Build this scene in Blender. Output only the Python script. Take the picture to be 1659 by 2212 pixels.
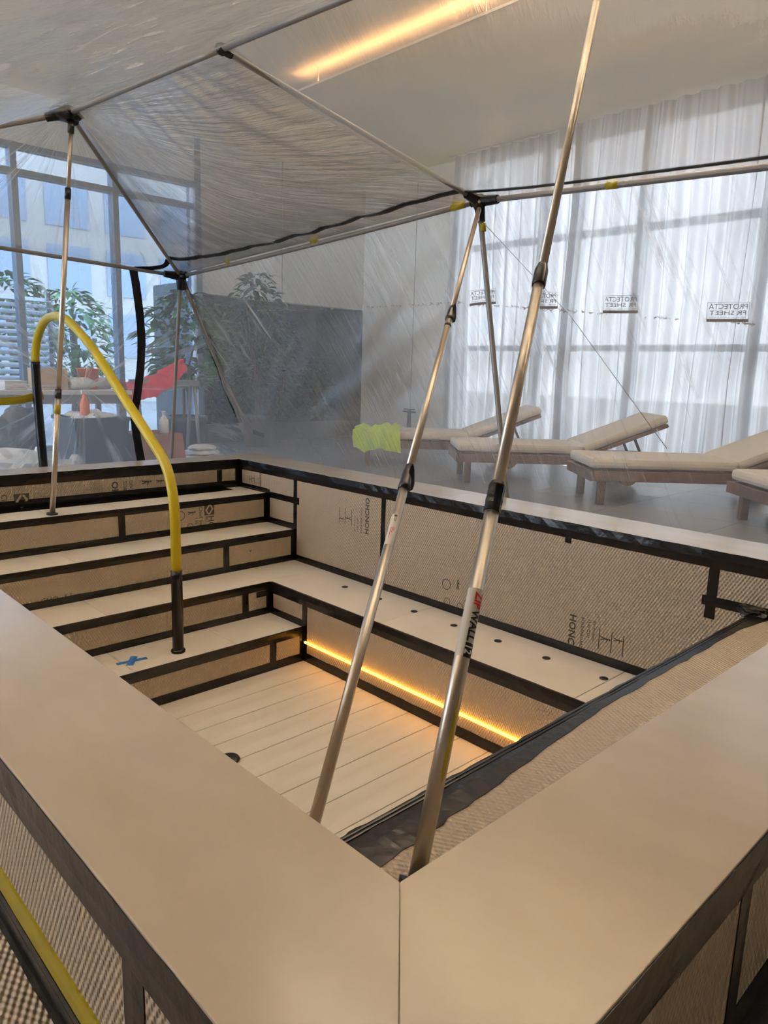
import bpy, bmesh, math, random
from mathutils import Vector, Matrix, noise
random.seed(7)
for o in list(bpy.data.objects): bpy.data.objects.remove(o)
scene = bpy.context.scene
COL = scene.collection
PI = math.pi

# ------------------------------------------------------------------ camera
cam_d = bpy.data.cameras.new('camera'); cam = bpy.data.objects.new('camera', cam_d); COL.objects.link(cam)
RI = Vector((0.72245224, -0.69078353, 0.02967942)); UP = Vector((0.11070267, 0.15793597, 0.98122431)); FW = Vector((0.68250104, 0.70560211, -0.19057278))
CAM = Vector((-0.60218, -0.57224, 0.64668))
M = Matrix.Identity(4)
for i in range(3):
    M[i][0] = RI[i]; M[i][1] = UP[i]; M[i][2] = -FW[i]; M[i][3] = CAM[i]
cam.matrix_world = M
cam_d.sensor_fit = 'HORIZONTAL'; cam_d.sensor_width = 36.0; cam_d.lens = 1567.84 / 1659 * 36.0
cam_d.clip_start = 0.02; cam_d.clip_end = 200
scene.camera = cam

# ------------------------------------------------------------------ sky and exposure
w = bpy.data.worlds.new('sky'); scene.world = w; w.use_nodes = True
wn = w.node_tree.nodes; wl = w.node_tree.links
bg = wn['Background']; bg.inputs[0].default_value = (0.97, 0.98, 1.0, 1); bg.inputs[1].default_value = 3.7
vs = scene.view_settings
vs.view_transform = 'Standard'; vs.look = 'None'; vs.gamma = 1.0; vs.use_curve_mapping = False; vs.exposure = 1.12
try:
    scene.cycles.max_bounces = 5; scene.cycles.diffuse_bounces = 3; scene.cycles.glossy_bounces = 2; scene.cycles.use_adaptive_sampling = True; scene.cycles.adaptive_threshold = .15; scene.cycles.adaptive_min_samples = 26; scene.cycles.use_light_tree = False; scene.cycles.light_sampling_threshold = .03
    scene.cycles.transmission_bounces = 3; scene.cycles.transparent_max_bounces = 10
    scene.cycles.sample_clamp_indirect = 6.0; scene.cycles.caustics_reflective = False; scene.cycles.caustics_refractive = False
    scene.cycles.use_denoising = True
except Exception: pass

def portal(name, c, rot, sx, sy):
    l = bpy.data.lights.new(name, 'AREA'); l.shape = 'RECTANGLE'; l.size = sx; l.size_y = sy; l.cycles.is_portal = True
    o = bpy.data.objects.new(name, l); COL.objects.link(o); o.location = c; o.rotation_euler = rot; return o
# sampling guides for the daylight in the three glazed walls (they emit nothing)
portal('daylight_guide', (.46, 8.30, 1.26), (-math.pi/2, 0, 0), 7.8, 3.3)
portal('daylight_guide', (7.40, 1.7, 1.52), (0, math.pi/2, 0), 3.8, 9.4)
portal('daylight_guide', (-5.2, 5.85, 1.38), (0, -math.pi/2, 0), 3.5, 4.5)
ZF = -0.38          # room floor
ZC = 3.42           # ceiling
XW, YW = 7.2, 8.1   # right and left wall
XB, YB = -5.0, -5.0 # walls behind the camera
COVE_POWER = 24.0
FILL_SLOT_POWER = 5.6
FILL_UP_POWER = 76.0

# ------------------------------------------------------------------ materials
def lin(c):
    f = lambda v: (v/255/12.92) if v/255 <= .04045 else ((v/255+.055)/1.055)**2.4
    return (f(c[0]), f(c[1]), f(c[2]), 1)
class NT:
    def __init__(s, name):
        s.m = bpy.data.materials.new(name); s.m.use_nodes = True
        s.n = s.m.node_tree.nodes; s.l = s.m.node_tree.links
        s.bsdf = s.n.get('Principled BSDF'); s.out = s.n.get('Material Output')
    def new(s, t, **k):
        n = s.n.new(t)
        for a, b in k.items(): setattr(n, a, b)
        return n
    def link(s, a, b): s.l.new(a, b)
def plain(name, col, rough=.5, metal=0, spec=.5, noise_amt=0, nscale=6, bump=0, bscale=60, col2=None, stretch=None, coat=0):
    t = NT(name); b = t.bsdf
    b.inputs['Base Color'].default_value = col; b.inputs['Roughness'].default_value = rough; b.inputs['Metallic'].default_value = metal
    b.inputs['Specular IOR Level'].default_value = spec
    if coat: b.inputs['Coat Weight'].default_value = coat
    tc = t.new('ShaderNodeTexCoord')
    src = tc.outputs['Object']
    if stretch:
        mp = t.new('ShaderNodeMapping'); mp.inputs['Scale'].default_value = stretch; t.link(src, mp.inputs['Vector']); src = mp.outputs[0]
    if noise_amt or col2:
        n = t.new('ShaderNodeTexNoise'); n.inputs['Scale'].default_value = nscale; n.inputs['Detail'].default_value = 6
        t.link(src, n.inputs['Vector'])
        r = t.new('ShaderNodeValToRGB')
        c2 = col2 or tuple(min(1, v*(1-noise_amt)) for v in col[:3])+(1,)
        r.color_ramp.elements[0].position = .35; r.color_ramp.elements[1].position = .68
        r.color_ramp.elements[0].color = c2; r.color_ramp.elements[1].color = col
        t.link(n.outputs['Fac'], r.inputs[0]); t.link(r.outputs[0], b.inputs['Base Color'])
    if bump:
        n2 = t.new('ShaderNodeTexNoise'); n2.inputs['Scale'].default_value = bscale; n2.inputs['Detail'].default_value = 4
        t.link(src, n2.inputs['Vector'])
        bp = t.new('ShaderNodeBump'); bp.inputs['Strength'].default_value = bump; bp.inputs['Distance'].default_value = .01
        t.link(n2.outputs['Fac'], bp.inputs['Height']); t.link(bp.outputs[0], b.inputs['Normal'])
    return t.m
def emis(name, col, s):
    t = NT(name); t.bsdf.inputs['Base Color'].default_value = col
    t.bsdf.inputs['Emission Color'].default_value = col; t.bsdf.inputs['Emission Strength'].default_value = s
    return t.m
def board_mat(name, col, pitch=.0068, strength=1.0):
    t = NT(name); b = t.bsdf; b.inputs['Roughness'].default_value = .42; b.inputs['Specular IOR Level'].default_value = .45
    uv = t.new('ShaderNodeUVMap'); sep = t.new('ShaderNodeSeparateXYZ'); t.link(uv.outputs[0], sep.inputs[0])
    k = PI/pitch
    outs = []
    for ax, kk in ((0, k), (1, k*.58)):
        m = t.new('ShaderNodeMath', operation='MULTIPLY'); m.inputs[1].default_value = kk; t.link(sep.outputs[ax], m.inputs[0])
        c = t.new('ShaderNodeMath', operation='COSINE'); t.link(m.outputs[0], c.inputs[0]); outs.append(c)
    mul = t.new('ShaderNodeMath', operation='MULTIPLY'); t.link(outs[0].outputs[0], mul.inputs[0]); t.link(outs[1].outputs[0], mul.inputs[1])
    bp = t.new('ShaderNodeBump'); bp.inputs['Strength'].default_value = strength; bp.inputs['Distance'].default_value = .0026
    t.link(mul.outputs[0], bp.inputs['Height']); t.link(bp.outputs[0], b.inputs['Normal'])
    n = t.new('ShaderNodeTexNoise'); n.inputs['Scale'].default_value = 3; t.link(uv.outputs[0], n.inputs['Vector'])
    r = t.new('ShaderNodeValToRGB'); r.color_ramp.elements[0].color = tuple(v*.93 for v in col[:3])+(1,); r.color_ramp.elements[1].color = col
    t.link(n.outputs['Fac'], r.inputs[0]); t.link(r.outputs[0], b.inputs['Base Color'])
    return t.m
def film_mat(name, su, sv, haze=.05, streak=.35, gloss=.9, rough=.12, bump=.35, s0=.5, s1=.78, tint=(.97, .975, .98, 1), base_gloss=.03):
    t = NT(name); t.n.remove(t.bsdf)
    uv = t.new('ShaderNodeUVMap')
    mp = t.new('ShaderNodeMapping'); mp.inputs['Scale'].default_value = (su, sv, 1); t.link(uv.outputs[0], mp.inputs[0])
    n = t.new('ShaderNodeTexNoise'); n.inputs['Scale'].default_value = 1; n.inputs['Detail'].default_value = 7; n.inputs['Roughness'].default_value = .62
    n.inputs['Distortion'].default_value = .25
    t.link(mp.outputs[0], n.inputs['Vector'])
    mp2 = t.new('ShaderNodeMapping'); mp2.inputs['Scale'].default_value = (1.1, 1.1, 1); t.link(uv.outputs[0], mp2.inputs[0])
    nb = t.new('ShaderNodeTexNoise'); nb.inputs['Scale'].default_value = 1.6; nb.inputs['Detail'].default_value = 3; t.link(mp2.outputs[0], nb.inputs['Vector'])
    ms = t.new('ShaderNodeMapRange'); ms.inputs['From Min'].default_value = .38; ms.inputs['From Max'].default_value = .66; t.link(nb.outputs['Fac'], ms.inputs['Value'])
    r = t.new('ShaderNodeMapRange'); r.inputs['From Min'].default_value = s0; r.inputs['From Max'].default_value = s1; t.link(n.outputs['Fac'], r.inputs['Value'])
    pw = t.new('ShaderNodeMath', operation='POWER'); pw.inputs[1].default_value = 1.6; t.link(r.outputs[0], pw.inputs[0])
    mm = t.new('ShaderNodeMath', operation='MULTIPLY'); t.link(pw.outputs[0], mm.inputs[0]); t.link(ms.outputs[0], mm.inputs[1])
    ma = t.new('ShaderNodeMath', operation='MULTIPLY_ADD', use_clamp=True); ma.inputs[1].default_value = streak; ma.inputs[2].default_value = haze
    t.link(mm.outputs[0], ma.inputs[0])
    bp = t.new('ShaderNodeBump'); bp.inputs['Strength'].default_value = bump; bp.inputs['Distance'].default_value = .02
    t.link(n.outputs['Fac'], bp.inputs['Height'])
    tr = t.new('ShaderNodeBsdfTransparent'); tr.inputs[0].default_value = tint
    df = t.new('ShaderNodeBsdfDiffuse'); df.inputs[0].default_value = (.9, .9, .9, 1)
    tl = t.new('ShaderNodeBsdfTranslucent'); tl.inputs[0].default_value = (.95, .95, .95, 1)
    dm = t.new('ShaderNodeMixShader'); dm.inputs[0].default_value = .55; t.link(df.outputs[0], dm.inputs[1]); t.link(tl.outputs[0], dm.inputs[2])
    m1 = t.new('ShaderNodeMixShader'); t.link(ma.outputs[0], m1.inputs[0]); t.link(tr.outputs[0], m1.inputs[1]); t.link(dm.outputs[0], m1.inputs[2])
    gl = t.new('ShaderNodeBsdfGlossy'); gl.inputs['Roughness'].default_value = rough; gl.inputs['Color'].default_value = (.95, .95, .95, 1); t.link(bp.outputs[0], gl.inputs['Normal'])
    lw = t.new('ShaderNodeLayerWeight'); lw.inputs[0].default_value = .28; t.link(bp.outputs[0], lw.inputs['Normal'])
    g = t.new('ShaderNodeMath', operation='MULTIPLY_ADD', use_clamp=True); g.inputs[1].default_value = gloss; g.inputs[2].default_value = base_gloss; t.link(lw.outputs['Fresnel'], g.inputs[0])
    m2 = t.new('ShaderNodeMixShader'); t.link(g.outputs[0], m2.inputs[0]); t.link(m1.outputs[0], m2.inputs[1]); t.link(gl.outputs[0], m2.inputs[2])
    t.link(m2.outputs[0], t.out.inputs[0])
    return t.m
def curtain_mat():
    t = NT('sheer_curtain'); t.n.remove(t.bsdf)
    tl = t.new('ShaderNodeBsdfTranslucent'); tl.inputs[0].default_value = (.37, .37, .375, 1)
    df = t.new('ShaderNodeBsdfDiffuse'); df.inputs[0].default_value = (.72, .72, .73, 1)
    tr = t.new('ShaderNodeBsdfTransparent'); tr.inputs[0].default_value = (.95, .95, .96, 1)
    a = t.new('ShaderNodeMixShader'); a.inputs[0].default_value = .25; t.link(tl.outputs[0], a.inputs[1]); t.link(df.outputs[0], a.inputs[2])
    b = t.new('ShaderNodeMixShader'); b.inputs[0].default_value = .06; t.link(a.outputs[0], b.inputs[1]); t.link(tr.outputs[0], b.inputs[2])
    t.link(b.outputs[0], t.out.inputs[0]); return t.m
def glass_mat(name='window_glass', tint=(.88, .92, .96, 1)):
    t = NT(name); t.n.remove(t.bsdf)
    tr = t.new('ShaderNodeBsdfTransparent'); tr.inputs[0].default_value = tint
    gl = t.new('ShaderNodeBsdfGlossy'); gl.inputs['Roughness'].default_value = .02
    lw = t.new('ShaderNodeLayerWeight'); lw.inputs[0].default_value = .2
    a = t.new('ShaderNodeMixShader'); t.link(lw.outputs['Fresnel'], a.inputs[0]); t.link(tr.outputs[0], a.inputs[1]); t.link(gl.outputs[0], a.inputs[2])
    t.link(a.outputs[0], t.out.inputs[0]); return t.m
def tape_mat():
    return plain('black_tape', (.004, .004, .0045, 1), .26, spec=.35, bump=.2, bscale=30)
MT = dict(
    stone=plain('cream_stone', (.56, .475, .375, 1), .20, spec=.8, nscale=3.2, stretch=(1.6, .8, 1), col2=(.50, .415, .315, 1)),
    stone_b=plain('cream_stone_steps', (.84, .76, .65, 1), .45, spec=.4, nscale=3.0, col2=(.77, .685, .575, 1), bump=.05, bscale=200),
    plank=plain('pale_floor_plank', (.83, .765, .675, 1), .5, spec=.35, nscale=3.5, col2=(.74, .665, .57, 1), stretch=(.6, 3, 1)),
    board=board_mat('dimpled_board', (.555, .445, .32, 1)),
    tape=tape_mat(),
    ink=plain('board_ink', (.075, .06, .05, 1), .6),
    yellow=plain('yellow_wrap', (.55, .42, .007, 1), .35, spec=.5, bump=.35, bscale=45),
    ytape=plain('yellow_tape', (.40, .32, .008, 1), .4),
    btape=plain('blue_tape', (.02, .14, .42, 1), .5),
    alu=plain('brushed_aluminium', (.55, .485, .40, 1), .36, metal=.85, bump=.02, bscale=300),
    pipe=plain('grey_pipe', (.25, .24, .23, 1), .42, metal=.2),
    plastic=plain('black_plastic', (.008, .008, .009, 1), .32),
    labelp=plain('pale_label', (.62, .57, .50, 1), .35),
    red=plain('label_red', (.55, .01, .012, 1), .4),
    ink_d=plain('label_black', (.012, .01, .012, 1), .4),
    white=plain('label_white', (.85, .84, .82, 1), .4),
    led=emis('amber_led', (1.0, .44, .045, 1), 4.0),
    cove=emis('warm_cove_led', (1.0, .58, .25, 1), COVE_POWER),
    wallw=plain('white_wall', (.84, .83, .80, 1), .75, noise_amt=.05, nscale=1.2),
    tan=plain('tan_panelling', (.55, .45, .35, 1), .6, noise_amt=.15, nscale=2, stretch=(6, 6, .5)),
    fill_uplight=emis('warm_uplight_fill', (1.0, .86, .69, 1), FILL_UP_POWER),
    fill_slot=emis('warm_slot_fill', (1.0, .85, .66, 1), FILL_SLOT_POWER),
    ceil=plain('ceiling_paint', (.88, .77, .61, 1), .7, noise_amt=.05, nscale=.8),
    joint=plain('dark_joint', (.12, .12, .14, 1), .6),
    frame=plain('blue_grey_frame', (.17, .23, .31, 1), .4, metal=.2),
    glass=glass_mat(), tglass=glass_mat('tinted_glass', (.50, .60, .72, 1)), curtain=curtain_mat(),
    tile=plain('slate_tile', (.33, .345, .375, 1), .28, nscale=1.4, col2=(.27, .285, .315, 1)),
    grout=plain('grout', (.12, .125, .135, 1), .8),
    wood=plain('lounger_wood', (.15, .085, .055, 1), .45, noise_amt=.35, nscale=8, stretch=(1, 12, 12)),
    cushion=plain('cream_cushion', (.70, .62, .52, 1), .85, bump=.15, bscale=18),
    hivis=plain('hi_vis_cloth', (.50, .72, .04, 1), .7),
    leaf=plain('leaf_green', (.055, .20, .035, 1), .42, col2=(.025, .10, .02, 1), nscale=5),
    leaf2=plain('leaf_dark', (.03, .11, .035, 1), .45, col2=(.012, .05, .02, 1), nscale=5),
    bark=plain('bark', (.10, .07, .045, 1), .8),
    terra=plain('terracotta', (.36, .135, .085, 1), .7, noise_amt=.2, nscale=6),
    darkbin=plain('dark_bin', (.035, .05, .065, 1), .45),
    redcloth=plain('red_cloth', (.62, .03, .06, 1), .8),
    orange=plain('orange_plastic', (.8, .16, .03, 1), .45),
    card=plain('cardboard', (.48, .33, .19, 1), .8),
    bag=plain('white_sack', (.78, .78, .76, 1), .6),
    tabletop=plain('pale_tabletop', (.62, .60, .57, 1), .5),
    steel=plain('steel_leg', (.25, .26, .28, 1), .4, metal=.6),
    ground=plain('paving', (.35, .35, .34, 1), .8, noise_amt=.15, nscale=.7),
    bglass=plain('building_glass', (.33, .41, .50, 1), .12, spec=.6),
    bstone=plain('building_stone', (.62, .57, .50, 1), .8),
    bblue=plain('building_blue_grey', (.40, .48, .58, 1), .6),
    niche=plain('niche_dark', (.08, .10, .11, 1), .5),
    louvre=plain('white_louvre', (.72, .75, .78, 1), .5),
    cord=plain('grey_cord', (.3, .3, .3, 1), .6),
)
# ------------------------------------------------------------------ builders
WL = {}
def wloc(o): return WL.get(o.name, Vector((0, 0, 0))) if o else Vector((0, 0, 0))
def link(o, parent, world):
    COL.objects.link(o); o.parent = parent
    o.location = world - wloc(parent); WL[o.name] = world.copy()
    return o
def tag(o, label=None, cat=None, group=None, kind=None):
    if label: o['label'] = label
    if cat: o['category'] = cat
    if group: o['group'] = group
    if kind: o['kind'] = kind
    return o
def empty(name, loc, label=None, cat=None, group=None, kind=None):
    o = bpy.data.objects.new(name, None); o.empty_display_size = .1
    link(o, None, Vector(loc)); return tag(o, label, cat, group, kind)
def mk(name, verts, faces, mat, parent=None, uvs=None, smooth=False, origin=None):
    """one mesh object from world-space vertices; uvs per vertex, or metre-scale planar by face normal"""
    vs_ = [Vector(v) for v in verts]
    if origin is None:
        lo = Vector([min(v[i] for v in vs_) for i in range(3)]); hi = Vector([max(v[i] for v in vs_) for i in range(3)]); origin = (lo+hi)/2
    me = bpy.data.meshes.new(name); me.from_pydata([v-origin for v in vs_], [], faces)
    lay = me.uv_layers.new(name='UVMap')
    for p in me.polygons:
        n = p.normal; ax = max(range(3), key=lambda i: abs(n[i]))
        p.use_smooth = smooth
        for li in p.loop_indices:
            vi = me.loops[li].vertex_index
            if uvs: lay.data[li].uv = uvs[vi]
            else:
                c = vs_[vi]; lay.data[li].uv = ((c.y, c.z), (c.x, c.z), (c.x, c.y))[ax]
    me.materials.append(mat); me.update()
    o = bpy.data.objects.new(name, me); return link(o, parent, Vector(origin))
def boxvf(lo, hi):
    x0, y0, z0 = lo; x1, y1, z1 = hi
    v = [(x0, y0, z0), (x1, y0, z0), (x1, y1, z0), (x0, y1, z0), (x0, y0, z1), (x1, y0, z1), (x1, y1, z1), (x0, y1, z1)]
    f = [(0, 3, 2, 1), (4, 5, 6, 7), (0, 1, 5, 4), (1, 2, 6, 5), (2, 3, 7, 6), (3, 0, 4, 7)]
    return v, f
def prism(poly, z0, z1):
    n = len(poly); v = [(x, y, z0) for x, y in poly]+[(x, y, z1) for x, y in poly]
    f = [tuple(range(n))[::-1], tuple(range(n, 2*n))]+[(i, (i+1) % n, n+(i+1) % n, n+i) for i in range(n)]
    return v, f
def bevelled(v, f, w, seg=2):
    bm = bmesh.new(); bv = [bm.verts.new(p) for p in v]
    for q in f: bm.faces.new([bv[i] for i in q])
    bmesh.ops.recalc_face_normals(bm, faces=bm.faces)
    bmesh.ops.bevel(bm, geom=list(bm.edges), offset=w, segments=seg, affect='EDGES', profile=.5)
    bm.verts.index_update()
    vv = [tuple(x.co) for x in bm.verts]; ff = [tuple(x.index for x in q.verts) for q in bm.faces]
    bm.free(); return vv, ff
def box(name, lo, hi, mat, parent=None, bev=0, seg=2):
    lo, hi = [min(a, b) for a, b in zip(lo, hi)], [max(a, b) for a, b in zip(lo, hi)]
    v, f = boxvf(lo, hi)
    if bev: v, f = bevelled(v, f, bev, seg)
    return mk(name, v, f, mat, parent)
def frame_of(d):
    d = d.normalized(); a = Vector((0, 0, 1)) if abs(d.z) < .9 else Vector((1, 0, 0))
    x = d.cross(a).normalized(); return x, d.cross(x).normalized()
def tube_vf(pts, rad, n=14, cap=True):
    pts = [Vector(p) for p in pts]; r = rad if isinstance(rad, (list, tuple)) else [rad]*len(pts)
    v, f = [], []; x = None
    for i, p in enumerate(pts):
        d = (pts[min(i+1, len(pts)-1)]-pts[max(i-1, 0)]).normalized()
        if x is None: x, y = frame_of(d)
        else: x = (x-d*x.dot(d)).normalized(); y = d.cross(x).normalized()
        for k in range(n):
            a = 2*PI*k/n; v.append(p+(x*math.cos(a)+y*math.sin(a))*r[i])
    for i in range(len(pts)-1):
        for k in range(n):
            f.append((i*n+k, i*n+(k+1) % n, (i+1)*n+(k+1) % n, (i+1)*n+k))
    if cap: f.append(tuple(range(n))[::-1]); f.append(tuple(range((len(pts)-1)*n, len(pts)*n)))
    return v, f
def tube(name, pts, rad, mat, parent=None, n=14, smooth=True):
    v, f = tube_vf(pts, rad, n); o = mk(name, v, f, mat, parent, smooth=smooth)
    return o
def lathe(name, prof, c, mat, parent=None, n=24, smooth=True):
    v, f = [], []
    for r, z in prof:
        for k in range(n): a = 2*PI*k/n; v.append((c[0]+r*math.cos(a), c[1]+r*math.sin(a), c[2]+z))
    for i in range(len(prof)-1):
        for k in range(n): f.append((i*n+k, i*n+(k+1) % n, (i+1)*n+(k+1) % n, (i+1)*n+k))
    f.append(tuple(range(n))[::-1]); f.append(tuple(range((len(prof)-1)*n, len(prof)*n)))
    return mk(name, v, f, mat, parent, smooth=smooth)
def merge(*vf):
    V, F = [], []
    for v, f in vf: k = len(V); V += list(v); F += [tuple(i+k for i in q) for q in f]
    return V, F
def smooth_path(pts, n=8):
    pts = [Vector(p) for p in pts]; out = []
    for i in range(len(pts)-1):
        p0 = pts[max(i-1, 0)]; p1 = pts[i]; p2 = pts[i+1]; p3 = pts[min(i+2, len(pts)-1)]
        for k in range(n):
            t = k/n; out.append(.5*((2*p1)+(p2-p0)*t+(2*p0-5*p1+4*p2-p3)*t*t+(3*p1-p0-3*p2+p3)*t**3))
    out.append(pts[-1]); return out
def ribbon(name, path, side, nrm, width, mat, parent, thick=.0012, jit=.002, lift=.0015, wob=.0012, seed=0, ends=.003):
    """tape stuck along a path: side = width direction, nrm = surface normal (Vectors or lists); width a number or (left,right) list"""
    n = len(path); v, f = [], []
    for i, p in enumerate(path):
        s = side[i] if isinstance(side, list) else side; nn = nrm[i] if isinstance(nrm, list) else nrm
        a, b = (width[i] if isinstance(width, list) else (-width/2, width/2))
        q = noise.noise(Vector((i*.9+seed*7.3, seed*1.7, 0)))*jit; q2 = noise.noise(Vector((i*.9+seed*3.1, seed*2.9, 5)))*jit
        e = (noise.noise(Vector((seed*5.1, i, 2)))*ends) if i in (0, n-1) else 0
        wv = noise.noise(Vector((i*.55+seed*2.2, 9, seed)))*wob
        P = Vector(p)
        for k, (u, h) in enumerate(((a+q, thick*.2), (a*.5+b*.5, thick+abs(wv)), (b+q2, thick*.2))):
            v.append(P+s*u+nn*(lift+h))
        for u in (a+q, b+q2): v.append(P+s*u-nn*.0005)
    for i in range(n-1):
        o, p = i*5, (i+1)*5
        f += [(o, o+1, p+1, p), (o+1, o+2, p+2, p+1), (o+3, o, p, p+3), (o+2, o+4, p+4, p+2)]
    f += [(0, 3, 4, 2, 1), ((n-1)*5, (n-1)*5+1, (n-1)*5+2, (n-1)*5+4, (n-1)*5+3)]
    return mk(name, v, f, mat, parent)
def seg(p0, p1, n=None, step=.05):
    p0, p1 = Vector(p0), Vector(p1); n = n or max(2, int((p1-p0).length/step)+1)
    return [p0.lerp(p1, i/(n-1)) for i in range(n)]
SEED = [0]
def tape(parent, p0, p1, side, nrm, width, mat='tape', name='tape_strip', **k):
    SEED[0] += 1
    return ribbon(name, seg(p0, p1), Vector(side), Vector(nrm), width, MT[mat], parent, seed=SEED[0], **k)
def text_mesh(s, size, bold=0, space=1.0):
    c = bpy.data.curves.new('t', 'FONT'); c.body = s; c.size = size; c.resolution_u = 2; c.space_character = space; c.offset = bold
    o = bpy.data.objects.new('t', c); COL.objects.link(o)
    dg = bpy.context.evaluated_depsgraph_get(); dg.update()
    me = bpy.data.meshes.new_from_object(o.evaluated_get(dg))
    v = [Vector(x.co) for x in me.vertices]; f = [tuple(p.vertices) for p in me.polygons]
    bpy.data.objects.remove(o); bpy.data.curves.remove(c); bpy.data.meshes.remove(me)
    return v, f
def rect2(x0, y0, x1, y1): return [Vector((x0, y0, 0)), Vector((x1, y0, 0)), Vector((x1, y1, 0)), Vector((x0, y1, 0))], [(0, 1, 2, 3)]
def ring2(cx, cy, r, t, n=20):
    v = []
    for k in range(n):
        a = 2*PI*k/n; v += [Vector((cx+r*math.cos(a), cy+r*math.sin(a), 0)), Vector((cx+(r-t)*math.cos(a), cy+(r-t)*math.sin(a), 0))]
    return v, [(2*k, (2*k+2) % (2*n), (2*k+3) % (2*n), 2*k+1) for k in range(n)]
def decal(name, vf, O, ex, ey, mat, parent, lift=.0012):
    O, ex, ey = Vector(O), Vector(ex), Vector(ey); nn = ex.cross(ey).normalized()
    return mk(name, [O+ex*p.x+ey*p.y+nn*lift for p in vf[0]], vf[1], mat, parent)

# ------------------------------------------------------------------ the room
def struct(o): return tag(o, kind='structure')
fv, ff_ = [], []
for lo, hi in (((XB, YB), (-.25, YW)), ((-.25, YB), (2.5, -.25)), ((-.25, 4.08), (2.5, YW)), ((2.5, YB), (XW, YW))):
    v, f = boxvf((lo[0], lo[1], ZF-.12), (hi[0], hi[1], ZF-.012)); k = len(fv); fv += v; ff_ += [tuple(i+k for i in q) for q in f]
fl = struct(mk('floor', fv, ff_, MT['grout']))
tl = None
for i in range(13):
    for j in range(11):
        x0 = -.46+i*.6; y0 = -1.3+j*.9
        if x0 > XW-.3: continue
        lo, hi = Vector((x0, y0, ZF-.012)), Vector((min(x0+.596, XW), min(y0+.896, YW), ZF))
        if lo.x < 2.50 and lo.y < 4.05: continue
        if lo.y > YW-.1: continue
        full = abs(hi.x-lo.x-.596) < 1e-4 and abs(hi.y-lo.y-.896) < 1e-4
        if tl and full:
            o = bpy.data.objects.new('floor_tile', tl.data); link(o, fl, (lo+hi)/2)
        else:
            v, f = boxvf((lo-hi)/2, (hi-lo)/2); o = mk('floor_tile', [Vector(q)+(lo+hi)/2 for q in v], f, MT['tile'], fl)
            if full: tl = o
struct(box('ceiling', (XB, YB, ZC), (XW+.2, YW+.2, ZC+.1), MT['ceil']))
struct(box('wall_back', (XB-.1, YB-.1, ZF), (XW, YB, ZC), MT['tan']))
wn = empty('wall_near', (XB, 0, ZF)); struct(wn)
box('panel', (XB-.16, YB, ZF), (XB, 3.6, ZC), MT['tan'], wn); box('panel', (XB-.16, 3.6, 3.15), (XB, YW, ZC), MT['tan'], wn)
w3 = empty('fill_window', (XB, 5.8, ZF)); struct(w3)  # unseen window, added to bring daylight onto the right wall and far side
for y in (3.63, 5.1, 6.6, 8.07): box('mullion', (XB-.13, y-.03, ZF), (XB-.03, y+.03, 3.15), MT['frame'], w3)
for z in (ZF, 3.09): box('rail', (XB-.13, 3.6, z), (XB-.03, YW, z+.06), MT['frame'], w3)
for ya, yb in ((3.66, 5.07), (5.13, 6.57), (6.63, 8.04)): box('pane', (XB-.076, ya, ZF+.06), (XB-.07, yb, 3.09), MT['glass'], w3)
# left wall (windows) y = YW : window from x -3.4 to 4.32
WH = 2.9
wl_ = empty('wall_left', (1.2, YW, ZF)); struct(wl_)
box('panel', (XB, YW, WH), (4.32, YW+.16, ZC), MT['wallw'], wl_)
box('panel', (XB, YW, ZF), (-3.4, YW+.16, WH), MT['wallw'], wl_)
box('panel', (4.40, YW, 1.56), (5.66, YW+.16, ZC), MT['wallw'], wl_)
box('panel', (5.675, YW, 1.56), (XW, YW+.16, ZC), MT['wallw'], wl_)
box('joint', (5.66, YW+.02, 1.56), (5.675, YW+.14, ZC), MT['joint'], wl_)
box('pier', (4.32, YW-.02, ZF), (4.40, YW+.2, ZC), MT['frame'], wl_)
# planting niche under the white panel
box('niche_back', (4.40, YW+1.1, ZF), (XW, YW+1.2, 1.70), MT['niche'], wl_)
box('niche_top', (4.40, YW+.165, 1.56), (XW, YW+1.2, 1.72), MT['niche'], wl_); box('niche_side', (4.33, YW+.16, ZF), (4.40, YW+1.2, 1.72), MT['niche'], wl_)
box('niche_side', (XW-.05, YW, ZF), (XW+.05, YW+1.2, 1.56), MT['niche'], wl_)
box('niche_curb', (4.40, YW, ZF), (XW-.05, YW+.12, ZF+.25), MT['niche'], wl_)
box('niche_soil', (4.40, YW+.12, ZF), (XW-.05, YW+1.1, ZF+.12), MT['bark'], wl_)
w1 = empty('window_1', (.5, YW+.05, ZF)); struct(w1)
xs = [-3.4, -2.3, -1.15, 0, 1.1, 2.2, 3.3, 4.32]
for x in xs[:-1]: box('mullion', (x-.03, YW, ZF), (x+.035, YW+.14, WH), MT['frame'], w1)
for z in (ZF, 2.58, WH-.06): box('rail', (-3.4, YW+.01, z), (4.32, YW+.13, z+.06), MT['frame'], w1)
for a, b in zip(xs[:-1], xs[1:]): box('pane', (a+.035, YW+.06, ZF+.06), (b-.03, YW+.066, WH-.06), MT['tglass'], w1)
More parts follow.
